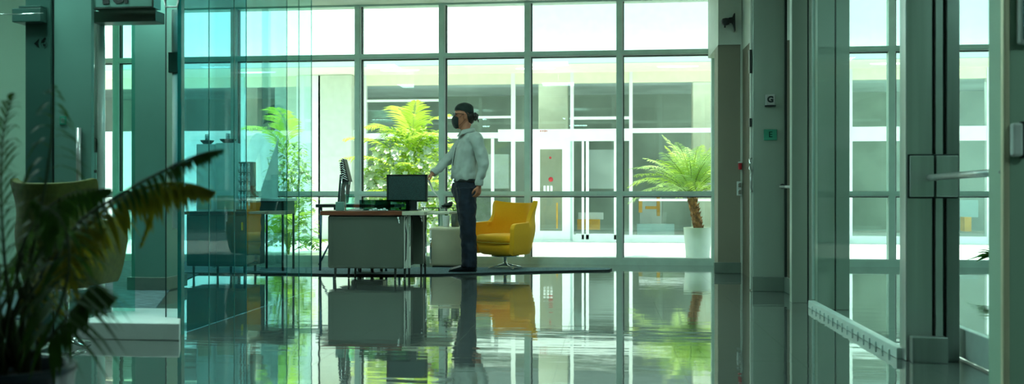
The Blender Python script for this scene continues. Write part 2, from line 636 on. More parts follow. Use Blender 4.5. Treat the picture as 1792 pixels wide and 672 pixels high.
# steel door post
YE = 4.78
d2 = MB()
d2.box(X(1585, YE), X(1632, YE), YE, YE + .10, 0, CZ, M['steel'], bev=.006)
d2.box(X(1632, YE), X(1637, YE), YE + .02, YE + .10, 0, CZ, M['gasket'])
d2.box(X(1637, YE), X(1650.5, YE), YE, YE + .10, 0, CZ, M['steel'], bev=.003)
d2.box(X(1650.5, YE), X(1656.5, YE), YE + .02, YE + .10, 0, CZ, M['gasket'])
d2.box(X(1656.5, YE), X(1680, YE), YE, YE + .10, 0, CZ, M['dark_steel'], bev=.005)
d2 = struct(d2, 'door_2')
pl = MB()
pl.box(X(1588, YE), X(1677, YE), YE - .008, YE, H(347, 1630, YE), H(270, 1630, YE), M['gasket'], bev=.002)
pl.box(X(1590.5, YE), X(1632.5, YE), YE - .02, YE - .007, H(344.5, 1630, YE), H(272.5, 1630, YE), M['steel'], bev=.004)
pl.box(X(1636, YE), X(1675, YE), YE - .02, YE - .007, H(344.5, 1630, YE), H(272.5, 1630, YE), M['steel'], bev=.004)
lp = pl.build('lock_plate', None, d2)
hb = MB()
ya, yb = YE - .07, 3.75
hb.tube([(X(1630, YE), YE - .01, H(311, 1630, YE)), (X(1630, ya), ya, H(311, 1630, ya))], .016)
hb.tube([(X(1628, ya), ya, H(311, 1630, ya)), (X(1690, 4.3), 4.3, H(306, 1690, 4.3)), (X(1757, yb), yb, H(301, 1757, yb))], .016, n=14)
hb.build('push_bar', M['steel'], lp)
MB().box(X(1590, YE) , X(1652, YE), YE - .06, YE + .0, 0, .13, bev=.006).build('foot_block', M['dark_steel'], d2)
# glass door leaf behind the push bar
g = MB().box(1.80, 1.812, 3.75, 4.9, .16, CZ - .05)
d3 = struct(g, 'door_3', M['right_glass'])
MB().box(1.785, 1.825, 3.75, 5.15, 0.01, .16, bev=.005).build('bottom_rail', M['shoe'], d3, 'structure')
# near post
YN = 3.66
p = MB()
p.box(X(1756, YN), X(1768, YN), YN, YN + .03, 0, CZ, M['pale_metal'], bev=.006)
p.box(X(1768, YN), X(1768, YN) + .6, YN + .005, YN + .2, 0, CZ, M['green_wall'], bev=.002)
p = struct(p, 'trim_8')
lk = empty('door_reader', 'pale lock reader with dark edge on the blurred near post', 'lock reader', (X(1779, YN), YN, H(245, 1779, YN)))
MB().box(-.026, .014, -.03, .005, -.064, .064, bev=.01).build('cover', M['paper'], lk)
MB().box(.010, .03, -.024, .005, -.07, .07, bev=.004).build('back_plate', M['black'], lk)
wp = empty('wall_box', 'white box high on the blurred near post', 'wall box', (X(1786, YN), YN, H(30, 1786, YN)))
MB().box(-.016, .05, -.03, .005, -.105, .105, bev=.01).build('cover', M['paper'], wp)
MB().box(-.004, .04, -.034, -.028, -.09, .09, bev=.002).build('panel', M['chrome'], wp)

# devices on the right wall
yy = y0 - .002
zz = H(40, 1280, yy)
ca = empty('spot_lamp', 'black swivel spotlight fixed on the white wall above the beige niche', 'spotlight', (X(1283, yy), yy, zz))
pxm = 1 / 165.
t = MB()
t.prism([(.000, .085), (.008, .095), (.014, .09), (.018, -.09), (.012, -.10), (.004, -.06), (-.006, -.02), (-.02, -.0), (-.02, .05), (-.008, .06)], 'y', -.05, .004)
t.build('wall_bracket', M['black'], ca)
t = MB().lathe([(0.0, -.035), (.022, -.035), (.030, -.01), (.028, .02), (.016, .035), (0, .035)], n=20)
t.xf(Matrix.Translation((-.035, -.055, .018)) @ Matrix.Rotation(R(78), 4, 'Y'))
t.build('joint', M['black'], ca)
t = MB().lathe([(0, -.035), (.034, -.035), (.040, -.005), (.036, .025), (.02, .04), (0, .04)], n=20)
t.xf(Matrix.Translation((-.088, -.06, .002)) @ Matrix.Rotation(R(-98), 4, 'Y'))
t.box(-.10, -.085, -.065, -.055, -.06, -.02)
t.build('lamp_head', M['black'], ca)
yf = YC - .002
rd = empty('card_reader', 'small silver card reader with a dark rounded mark on the wide grey column', 'card reader', (X(1347.5, yf), yf, H(176, 1347, yf)))
MB().box(-.042, .042, -.02, 0, -.042, .052, bev=.008).build('case', M['steel'], rd)
MB().box(-.046, .046, -.026, 0, -.054, -.042, bev=.003).build('lip', M['black'], rd)
text('G', .07, (0, -.0215, .006), FRONT, M['black'], 'symbol', rd, bold=.004)
gt = empty('call_panel', 'small green square panel lettered E below the card reader', 'call panel', (X(1348, yf), yf, H(236, 1348, yf)))
MB().box(-.055, .055, -.012, 0, -.047, .047, bev=.004).build('tile', M['green_tile'], gt)
text('E', .07, (0, -.013, 0), FRONT, M['mark'], 'letter', gt)
ys = y0 - .03
sw = empty('light_switch', 'pale double light switch at the edge of the beige wall', 'light switch', (X(1294, ys), ys, H(330, 1294, ys)))
MB().box(-.024, .022, -.018, .035, -.075, .075, bev=.004).build('plate', M['paper'], sw)
for dz in (-.036, .036):
    MB().box(-.014, .012, -.026, -.017, dz - .022, dz + .022, bev=.003).build('rocker', M['chrome'], sw)
fa = empty('fire_alarm', 'small red alarm call point above the pale light switch', 'alarm', (X(1295, ys), ys, H(291, 1295, ys)))
MB().box(-.016, .016, -.025, .03, -.035, .035, bev=.006).build('case', M['red'], fa)
MB().box(-.018, .018, -.03, .03, .034, .048, bev=.003).build('cap', M['paper'], fa)

# ---------------------------------------------------------------- left side
PX = -2.53


def Yp(px):                          # where a column of the picture meets the glass line X = PX
    return -PX / tan(atan((896 - px) / F) + TH)


edges = [Yp(318), Yp(367), Yp(411), Yp(432), Yp(503), Yp(524), Yp(546)]
for i in range(6):
    a, b = edges[i], edges[i + 1]
    deep = i < 4
    g = MB().box(PX - .007, PX - .002, a + .003, b - .003, .0, CZ)
    o = struct(g, 'wall_glass_%d' % (i + 1), M[('blue_glass', 'blue_glass', 'blue_glass', 'coated_glass', 'aqua_glass', 'aqua_glass')[i]])
    MB().box(PX - .007, PX - .002, b - .003, b + .003, .0, CZ).build('glass_edge', M['edge_glass'], o, 'structure')
# post where the glass line starts
a = edges[0]
p = MB()
p.box(PX - .012, PX + .012, a - .03, a + .01, 0, CZ, M['edge_glass'])
p.box(X(289.5, a), X(291, a), a - .002, a + .004, .1, CZ, M['gasket'])
p.box(X(291.5, a), X(316, a), a + .004, a + .010, .1, CZ, M['glass'])
p = struct(p, 'door_4')
yy = a + .25
q = MB()
q.tube([(X(307, yy), yy, H(400, 307, yy)), (X(307, yy), yy, H(128, 307, yy))], X(312, yy) - X(307, yy), M['pot_white'], n=16)
q.box(X(298, yy), X(316, yy), yy - .03, yy + .03, H(128, 307, yy), H(92, 307, yy), M['dark_teal'], bev=.004)
q.tube([(X(308, yy), yy, H(92, 307, yy)), (X(308, yy), yy, H(18, 307, yy))], X(314, yy) - X(307, yy), M['mull_edge'], n=16)
q.build('pull_bar', None, p)
q = MB().tube([(X(292, a), a - .03, H(2, 300, a)), (X(294, a), a - .03, H(14, 300, a)), (X(314, a), a - .03, H(14, 300, a)), (X(316, a), a - .03, H(2, 300, a))], .006)
q.build('closer', M['steel'], p)
# raised white threshold
pt = MB()
xa_, xb_ = X(120, 5.0), X(314, 5.0)
xc_, xd_ = X(125, 5.62), X(316, 5.62)
pt.prism([(xa_, 5.0), (xb_, 5.0), (xd_, 5.65), (xc_, 5.65)], 'z', 0, .098)
struct(pt, 'floor_threshold', M['pot_white'], mods=[('BEVEL', dict(width=.006, segments=2))])
# pole on the threshold
yp = 5.42
pole = MB()
xp = X(177, yp)
pole.tube([(xp, yp, .098), (xp, yp, H(30, 177, yp))], .024, M['pole'], n=20)
pole.tube([(X(168, yp), yp + .02, H(250, 168, yp)), (X(168, yp), yp + .02, H(30, 168, yp))], .026, M['pole'], n=16)
d5 = struct(pole, 'door_5')
MB().box(X(164, yp), X(192, yp), yp - .03, yp + .03, .098, .13, bev=.006).build('foot_plate', M['steel'], d5)
MB().box(X(154, yp), X(171, yp), yp - .05, yp + .0, H(267, 160, yp), H(243, 160, yp), bev=.004).build('clamp', M['desk_metal'], d5)
MB().tube([(X(158, yp), yp - .01, H(300, 160, yp)), (X(170, yp), yp - .01, H(300, 160, yp))], .010).tube([(X(158, yp), yp - .01, H(222, 160, yp)), (X(166, yp), yp - .01, H(222, 160, yp))], .010).build('bolt', M['black'], d5)
MB().box(X(190, yp), X(228, yp), yp + .05, yp + .058, .10, H(30, 200, yp)).build('glass_leaf', M['door_glass'], d5, 'structure')
# cross beams
bm_ = MB().box(X(160, 5.3), X(272, 5.3), 5.3, 5.42, H(38, 215, 5.3), H(18.5, 215, 5.3), bev=.004)
struct(bm_, 'trim_9', M['desk_metal'])
sg = empty('hanging_sign', 'dark sign box with cut-off black characters on top of the cross beam', 'sign', (X(214, 5.2), 5.2, H(4, 214, 5.2)))
w2 = (X(265, 5.2) - X(161, 5.2)) / 2
MB().box(-w2, w2, 0, .08, -.028, .20, bev=.003).build('box', M['teal_panel'], sg)
MB().box(-w2, w2, -.004, .084, -.036, -.028).box(w2, w2 + .012, -.004, .084, -.036, .2).build('edge_strip', M['chrome'], sg)
dx = 1 / 305.
for cx, ch in ((-31, '■'), (-7, '8'), (8, '1')):
    if ch == '■':
        MB().box(cx * dx - .020, cx * dx + .020, -.006, 0, -.008, .08).build('character', M['gasket'], sg)
    else:
        text(ch, .15, (cx * dx, -.004, .042), FRONT, M['gasket'], 'character', sg, bold=.004)
bm_ = MB().box(X(30, 5.15), X(80, 5.15), 5.1, 5.3, H(41, 50, 5.15), H(17, 50, 5.15), bev=.004)
bm_.box(X(42, 5.15), X(80, 5.15), 5.1, 5.3, H(17, 50, 5.15), H(13, 50, 5.15), bev=.002)
struct(bm_, 'trim_10', M['dark_teal'])
struct(MB().tube([(X(-30, 5.05), 5.05, H(23.5, 0, 5.05)), (X(34, 5.05), 5.05, H(25, 30, 5.05)), (X(76, 5.05), 5.05, H(23, 76, 5.05))], .0035), 'trim_11', M['chrome'])
# panels
ypn = 5.18
s1 = MB().box(X(94, ypn), X(160, ypn), ypn, ypn + .03, 0, CZ, bev=.003)
s1 = struct(s1, 'wall_left_panel', M['teal_panel'])
MB().box(X(108, ypn), X(160, ypn), ypn - .012, ypn, 0, .11, bev=.003).build('baseboard', M['teal_panel'], s1, 'structure')
MB().tube([(X(141, ypn), ypn - .02, H(335, 141, ypn)), (X(141, ypn), ypn - .02, H(224, 141, ypn))], .014, n=12).build('pull_handle', M['steel'], s1)
s2 = MB().box(X(48, ypn), X(92, ypn), ypn - .02, ypn + .14, 0, CZ, M['dark_teal'], bev=.003)
s2.box(X(92, ypn), X(95, ypn), ypn + .0, ypn + .14, 0, CZ, M['gasket'])
s2 = struct(s2, 'wall_left_slab')
ar = MB().prism([(-.034, 0), (-.002, .028), (-.010, 0), (-.002, -.028)], 'y', -.001, .001)
ar = ar.build('arrow_mark', M['mark'], s2)
ar.location = (X(73, ypn), ypn - .022, H(77, 73, ypn))
text('6', .085, (X(81, ypn), ypn - .022, H(77, 81, ypn)), FRONT, M['mark'], 'number_mark', s2, bold=.002)
sq = empty('touch_switch', 'faint green square touch switch on the pale teal panel', 'switch', (X(111, ypn), ypn, H(211, 111, ypn)))
MB().box(-.021, .021, -.008, 0, -.026, .026, bev=.003).build('plate', M['green_tile'], sq)
MB().box(-.012, .012, -.010, -.007, -.016, .016, bev=.002).build('button', M['teal_panel'], sq)
# pillar standing on the carpet
yc = 7.5
cl = MB().box(X(230, yc), X(290, yc), yc, yc + .35, 0, CZ, bev=.003)
cl = struct(cl, 'trim_12', M['teal_panel'])
MB().box(X(225, yc), X(293, yc), yc - .03, yc + .38, .008, .118, bev=.004).build('baseboard', M['base'], cl, 'structure')
# sage wall far left behind the slab
struct(MB().box(-8.0, X(50, 7.2), 7.2, 7.35, 0, CZ), 'wall_left_back', M['green_wall'])
struct(MB().box(X(100, 7.0), X(168, 7.0), 7.0, 7.04, 0, CZ), 'wall_left_inner', M['teal_panel'])

# unseen ceiling light panels added above the frame to brighten the room
k = 0
for lx in (-6.2, -3.6, -0.9, 3.4):
    for ly in ((1.6, 4.6, 7.3) if lx > 3 else (4.6, 7.3)):
        pos = ('%s, %s' % (('over the carpet', 'over the glass wall', 'over the lobby', 'over the side room')[(-6.2, -3.6, -0.9, 3.4).index(lx)],
                           ('at its near end', 'over the middle of the room', 'nearer the windows')[(1.6, 4.6, 7.3).index(ly)]))
        L = empty('ceiling_light', 'square hanging ceiling light ' + pos, 'ceiling light', (lx, ly, CZ - .22), 0, 'hanging ceiling lights')
        MB().tube([(0, 0, 0), (0, 0, .22)], .012).build('rod', M['steel'], L)
        MB().box(-.33, .33, -.33, -.30, -.03, 0).box(-.33, .33, .30, .33, -.03, 0).box(-.33, -.30, -.3, .3, -.03, 0).box(.30, .33, -.3, .3, -.03, 0).build('frame', M['mull_edge'], L)
        MB().box(-.30, .30, -.30, .30, -.018, -.002).build('diffuser', M['lamp'], L)

# ================================================================== FURNITURE
YDk = 8.64


def hd(py, px=640, Y=YDk):
    return H(py, px, Y)


# --- rug
rp = [(318, 479.5), (400, 480.5), (500, 480.8), (600, 482.3), (680, 483), (770, 482), (860, 479.5), (940, 477), (1010, 475.5), (1066, 474.5), (1070, 472.5),
      (1066, 470.5), (1010, 469.8), (900, 469.3), (700, 469), (400, 469.3), (318, 471)]


def fl(px, py):
    y = FY(px, py)
    return (X(px, y), y)


rg = MB()
rg.prism([fl(*p) for p in rp], 'z', .0, .010, M['rug'])
rug = rg.build('rug')
tag(rug, 'thin blue-grey rug with a dark bound front edge under the desk, person and armchair', 'rug')
eb = MB()
eb.tube([(*fl(*p), .008) for p in rp[:11]], .010, n=6)
eb.build('bound_edge', M['rug_edge'], rug)


def wire(pts, r, m, name, parent):
    return MB().tube(pts, r, m, n=6).build(name, None, parent)


def desk(root, x0, x1, yf, top_m, panel_m, zt=.668, th=.044, zb=.110, depth=.60, legs=True):
    """desk block whose near face is a wide metal panel; local y grows away from the camera"""
    MB().box(x0 - .065, x1 - .01, yf - .03, yf + depth, zt - th, zt, bev=.006).build('desktop', top_m, root)
    b = MB()
    b.box(x0, x1 + .0, yf, yf + depth - .04, zb, zt - th, bev=.022, seg=3)
    b.box(x0 + .05, x0 + .056, yf - .003, yf + .01, zb + .02, zt - th - .01)
    b.build('pedestal', panel_m, root)
    if legs:
        for lx in (x0 + .065, x0 + .175, x0 + .24, x1 - .09, x1 - .015):
            ly = yf + .05 if lx in (x0 + .065, x1 - .09) else yf + .14
            MB().tube([(lx, ly, zb + .01), (lx - .004, ly, .002)], [.0135, .009], n=10).build('leg', M['black'], root)


x0, x1 = X(573, YDk), X(706, YDk)
dk = empty('desk', 'metal-fronted office desk with a red-brown top on thin black legs', 'desk', (0, 0, 0))
desk(dk, x0, x1, YDk, M['wood'], M['desk_metal'])
# bright rounded corner column and hardware
c = MB()
for k in range(4):
    xk = x1 + .004 + k * .013
    c.box(xk - .005, xk + .005, YDk + .02 + .02 * k, YDk + .05 + .02 * k, .11, .624, bev=.004)
c.build('corner_trim', M['pole'], dk)
xm = X(788, 8.95)
r_ = MB().box(x1 - .012, X(748, 8.8), YDk - .02, YDk + .60, .626, .662, bev=.004).box(X(748, 8.8) - .01, X(790, 8.9), YDk + .12, YDk + .60, .632, .655, bev=.004)
r_.build('side_top', M['cream_top'], dk)
r_ = MB().box(X(717, 9.1), X(741, 9.1), 9.08, 9.24, .12, .626, bev=.016, seg=3)
r_.build('side_pedestal', M['desk_metal'], dk)
MB().tube([(X(745, 9.1), 9.10, .12), (X(745, 9.1), 9.10, .626)], .012).build('side_corner_tube', M['chrome'], dk)
for px_, yy_ in ((716, 9.12), (737, 9.12), (744, 9.2)):
    MB().tube([(X(px_, yy_), yy_, .13), (X(px_, yy_), yy_, .010)], [.013, .009]).build('leg', M['black'], dk)
for px_ in (697, 737):
    q = MB()
    xx_, yy_ = (X(px_, YDk - .012), YDk - .012) if px_ == 697 else (X(px_, 9.06), 9.06)
    q.ball((xx_, yy_, .600), .014).ball((xx_ + .004, yy_, .575), .011).tube([(xx_, yy_, .61), (xx_ + .01, yy_ - .004, .55)], .006)
    q.build('lock', M['chrome'], dk)
MB().box(X(714, 8.9), X(740, 8.9), 8.75, 8.95, .608, .622).build('cable_tray', M['black'], dk)
wire([(X(712, 8.7), 8.68, .61), (X(709, 8.7), 8.68, .56), (X(712, 8.7), 8.68, .45), (X(711, 8.7), 8.68, .2), (X(706, 8.7), 8.69, .12)], .005, M['black'], 'cable', dk)
wire([(X(716, 8.75), 8.72, .60), (X(718, 8.75), 8.72, .5), (X(719, 8.75), 8.72, .34), (X(717, 8.75), 8.72, .31)], .004, M['chrome'], 'cable', dk)

# --- monitor seen from behind
ym = 8.82
mxc = X(713, ym)
mo = empty('monitor', 'black computer monitor with its speckled back to the viewer at the desk end', 'monitor', (mxc, ym, .668))
w2 = (X(748, ym) - X(678, ym)) / 2
z0_, z1_ = H(353, 713, ym) - .668, H(305.5, 713, ym) - .668
MB().box(-w2 + .012, w2 - .012, -.030, .0, z0_ + .012, z1_ - .012, bev=.008).build('back_shell', M['screen_back'], mo)
MB().box(-w2, w2, -.004, .022, z0_, z1_, bev=.005).box(-w2, -w2 + .014, -.034, 0, z0_, z1_).box(w2 - .016, w2, -.034, 0, z0_, z1_).box(-w2, w2, -.034, 0, z1_ - .01, z1_).build('bezel', M['black'], mo)
MB().box(-w2 + .02, w2 - .02, .021, .024, z0_ + .02, z1_ - .02).build('screen', M['lens'], mo)
MB().box(-.012, .095, -.02, .03, .002, z0_ + .06, bev=.006).build('neck', M['black'], mo)
MB().box(.098, .103, -.035, .03, .002, z0_ + .0, bev=.001).build('neck_edge', M['chrome'], mo)
MB().box(-.03, .12, -.06, .12, .0, .012, bev=.004).build('stand_foot', M['black'], mo)

# --- low smoked glass tray box in front of the monitor
bx = empty('desk_tray', 'low smoked glass tray box standing on the desk in front of the monitor', 'tray', (X(679, 8.70), 8.70, .668))
wl, wr = X(627, 8.72) - X(679, 8.72), X(717, 8.72) - X(679, 8.72)
zt_ = H(350, 679, 8.72) - .668
MB().box(wl + .17, wr, -.004, .0, .002, zt_).build('front_pane', M['smoke_glass'], bx)
MB().box(wl, wr - .2, .046, .050, .002, zt_).build('rear_pane', M['smoke_glass'], bx)
for xs_ in (wr - .004, wl + .17):
    MB().box(xs_, xs_ + .004, 0, .05, .002, zt_).build('side_pane', M['smoke_glass'], bx)
MB().box(wl, wr, .0, .05, .0, .004).build('base_tray', M['chrome'], bx)
# --- papers
for i, (pa, pb_, yy_, rz) in enumerate(((612, 636, 8.74, .1), (640, 676, 8.90, -.2))):
    wd = X(pb_, yy_) - X(pa, yy_)
    q = MB()
    for j in range(5):
        q.box(-wd / 2, wd / 2, -.06, .10, j * .003, j * .003 + .0015, rot=Matrix.Rotation(random.uniform(-.12, .12), 3, 'Z'))
    o = q.build('paper_stack', M['paper'])
    o.location = ((X(pa, yy_) + X(pb_, yy_)) / 2, yy_, .6685)
    o.rotation_euler.z = rz
    tag(o, ('thin stack of white papers on the desk beside the green box', 'thin stack of white papers on the desk behind the glass tray')[i], 'paper')
o = MB()
for j in range(7):
    o.lathe([(.0, 0), (.010, 0), (.010, .02 + .012 * (j % 3)), (.004, .03 + .012 * (j % 3)), (0, .03 + .012 * (j % 3))], (j * .018 - .05, .015 * (j % 2), 0), n=8)
o.xf(Matrix.Diagonal((1.5, 1, .5, 1)))
o = o.build('glass_beads', M['crystal'])
o.location = (X(660, 8.62), 8.645, .6685)
tag(o, 'scatter of small clear glass pieces on the desk front edge before the tray', 'glass pieces', kind='stuff')

# --- side-on display with a ribbed black head on a silver pole
yd = 8.74
sd = empty('edge_on_display', 'thin dark display seen edge-on leaning on the desk beside a ribbed black head', 'display', (X(600, yd), yd, .668))
xq = lambda p: X(p, yd) - X(600, yd)
zq = lambda p: H(p, 600, yd) - .668
MB().prism([(xq(591.5), zq(356)), (xq(595.5), zq(306)), (xq(599), zq(305)), (xq(601), zq(318)), (xq(596.5), zq(356))], 'y', -.02, .26).build('screen_slab', M['screen_back'], sd)
MB().tube([(xq(596), -.03, zq(355)), (xq(600.5), -.03, zq(308))], .005).build('edge_trim', M['chrome'], sd)
wd = MB().prism([(xq(600), zq(277.5)), (xq(602.5), zq(279)), (xq(612), zq(318)), (xq(601), zq(319)), (xq(597), zq(300)), (xq(596), zq(287))], 'y', -.02, .10)
wd.build('ribbed_head', M['black'], sd)
rb = MB()
for j in range(9):
    z_ = zq(282 + j * 4)
    xa2 = xq(597 + j * .3)
    rb.tube([(xa2 - .012, -.028, z_), (xa2 + .02, -.032, z_ + .014), (xa2 + .03 + j * .004, -.028, z_ - .008)], .0045, n=6)
rb.build('ribs', M['chrome'], sd)
MB().tube([(xq(604.5), -.0, .0), (xq(604.5), -.0, zq(319))], .006).box(xq(600.5), xq(611), -.015, .02, zq(323), zq(318)).build('pole', M['chrome'], sd)
gb = MB().box(X(589.5, 8.70), X(603, 8.70), 8.65, 8.71, .669, H(353, 600, 8.7), bev=.006)
gb = gb.build('desk_box', M['teal_panel'])
tag(gb, 'small grey-green box on the desk at the foot of the edge-on display', 'box')
gv = MB().box(X(605, 8.78), X(616, 8.78), 8.78, 8.86, .669, H(340, 600, 8.78), bev=.004).build('desk_organizer', M['door_glass'])
tag(gv, 'tall clear glass holder on the desk behind the silver pole', 'holder')

# --- second table behind
yt = 9.48
tb = empty('side_table', 'slim black-topped table on blue-grey tube legs behind the metal desk', 'table', (0, 0, 0))
xa, xb = X(552, yt), X(690, yt)
zt2 = H(357.5, 600, yt)
MB().box(xa, xb, yt, yt + .5, zt2 - .034, zt2, bev=.004).build('table_top', M['black'], tb)
MB().box(X(618, yt - .01), X(681, yt - .01), yt - .012, yt, zt2 - .03, zt2 - .004).build('wood_edge', M['wood'], tb)
for px_, yy_ in ((560, yt + .04), (566.5, yt + .40), (676, yt + .04), (684, yt + .44)):
    MB().tube([(X(px_, yt), yy_, zt2 - .03), (X(px_ - 2, yt), yy_, .010)], .013).build('leg', M['blue_leg'], tb)
MB().tube([(X(570, yt), yt + .2, .33), (X(556, yt), yt + .04, .07)], .010).tube([(X(568, yt), yt + .2, .30), (X(573, yt), yt + .2, .33)], .010).build('brace', M['blue_leg'], tb)
# mobile drawer unit with castors behind the desk
mc = empty('drawer_unit', 'mobile drawer unit whose black castors show under the metal desk', 'drawer unit', (X(645, 9.36), 9.36, 0))
MB().box(-.17, .17, -.07, .10, .07, .50, bev=.01).build('body', M['desk_metal'], mc)
for j, zz_ in enumerate((.12, .26, .39)):
    d_ = MB().box(-.16, .16, -.085, -.07, zz_ - .03, zz_ + .085, bev=.004).build('drawer', M['desk_metal'], mc)
    MB().box(-.05, .05, -.10, -.084, zz_ + .04, zz_ + .052, bev=.003).build('handle', M['steel'], d_)
for cx, cy in ((-.08, -.04), (.05, -.04), (-.12, .07), (.12, .07)):
    MB().lathe([(0, -.012), (.022, -.012), (.026, 0), (.022, .012), (0, .012)], n=16).xf(Matrix.Translation((cx, cy, .036)) @ Matrix.Rotation(pi / 2, 4, 'Y')).box(cx - .016, cx + .016, cy - .016, cy + .016, .05, .074).build('castor', M['black'], mc)

# --- low pale cabinet by the window with pots
yk = 10.12
kc = empty('window_cabinet', 'low pale rounded metal cabinet standing by the window behind the person', 'cabinet', (0, 0, 0))
xa, xb = X(751, yk), X(812, yk)
zc_ = H(398, 780, yk)
MB().box(xa, xb, yk, yk + .45, .018, zc_, bev=.028, seg=4).build('body', M['pale_metal'], kc)
MB().tube([(xa + .02, yk - .008, .05), (xa + .02, yk - .008, zc_ - .03)], .012).build('edge_rail', M['chrome'], kc)
MB().box(xa + .03, xb - .03, yk + .03, yk + .40, .0, .02).build('plinth', M['black'], kc)


def pot(name, label, loc, r, h, m, n=28, group=None, cat='pot'):
    o = empty(name, label, cat, loc)
    MB().lathe([(0, 0), (r * .80, 0), (r * .84, .01), (r * 1.0, h), (r * .93, h), (r * .90, h - .02), (0, h - .02)], n=n).build('pot', m, o)
    MB().lathe([(0, h - .025), (r * .89, h - .025), (r * .85, h - .012), (0, h - .006)], n=n).build('soil', M['soil'], o)
    return o


def leaf_blade(mb, p, d, L, w, up=Vector((0, 0, 1)), m=None, fold=.25, droop=.3):
    d = d.normalized()
    s_ = d.cross(up)
    if s_.length < 1e-4:
        s_ = Vector((1, 0, 0))
    s_.normalize()
    n_ = s_.cross(d).normalized()
    i = mb.mi(m)
    prof = [(0, .12), (.3, 1), (.65, .8), (1, .02)]
    L_, C_, R_ = [], [], []
    for t, ww in prof:
        c = p + d * (L * t) - Vector((0, 0, 1)) * droop * L * t * t
        C_.append(mb.bm.verts.new(c))
        L_.append(mb.bm.verts.new(c + s_ * w * ww * .5 + n_ * w * ww * fold * .5))
        R_.append(mb.bm.verts.new(c - s_ * w * ww * .5 + n_ * w * ww * fold * .5))
    for k in range(3):
        for A, B in ((L_, C_), (C_, R_)):
            f = mb.bm.faces.new((A[k], B[k], B[k + 1], A[k + 1]))
            f.material_index = i
            f.smooth = True


for i, (px_, r_, h_, mm, lab) in enumerate(((781, .042, .13, 'pot_white', 'small white plant pot on the pale window cabinet'),
                                            (797, .055, .16, 'desk_metal', 'grey plant pot on the pale window cabinet beside the small white one'))):
    p_ = pot('plant_pot', lab, (X(px_, yk + .2), yk + .2, zc_), r_, h_, M[mm])
    lm = MB()
    for k in range(14):
        a = random.uniform(0, 2 * pi)
        leaf_blade(lm, Vector((0, 0, h_ - .02)), Vector((cos(a) * .5, sin(a) * .5, 1)), random.uniform(.07, .15), .02, m=M['leaf_mid'], droop=.4)
    lm.build('foliage', None, p_)
# thin rail shelf between desk and window
rs = empty('wire_rack', 'thin black wire shelf rack standing between the desk and the window', 'rack', (0, 0, 0))
yr = 10.66
for z_ in (H(363, 765, yr),):
    MB().box(X(738, yr), X(795, yr), yr - .05, yr + .04, z_ - .010, z_, bev=.002).build('shelf', M['black'], rs)
for px_ in (741, 768, 793):
    MB().tube([(X(px_, yr), yr, .010), (X(px_, yr), yr, H(363, px_, yr))], .007).build('post', M['blue_leg'], rs)
o = MB().ball((0, 0, .028), (.055, .028, .028)).ball((.03, 0, .05), (.03, .025, .02)).ball((-.05, 0, .018), (.03, .02, .015))
o = o.build('desk_phone', M['black'])
o.location = (X(784, yr), yr, H(363, 765, yr) - .001)
tag(o, 'small rounded black handset lying on the thin wire shelf', 'handset')


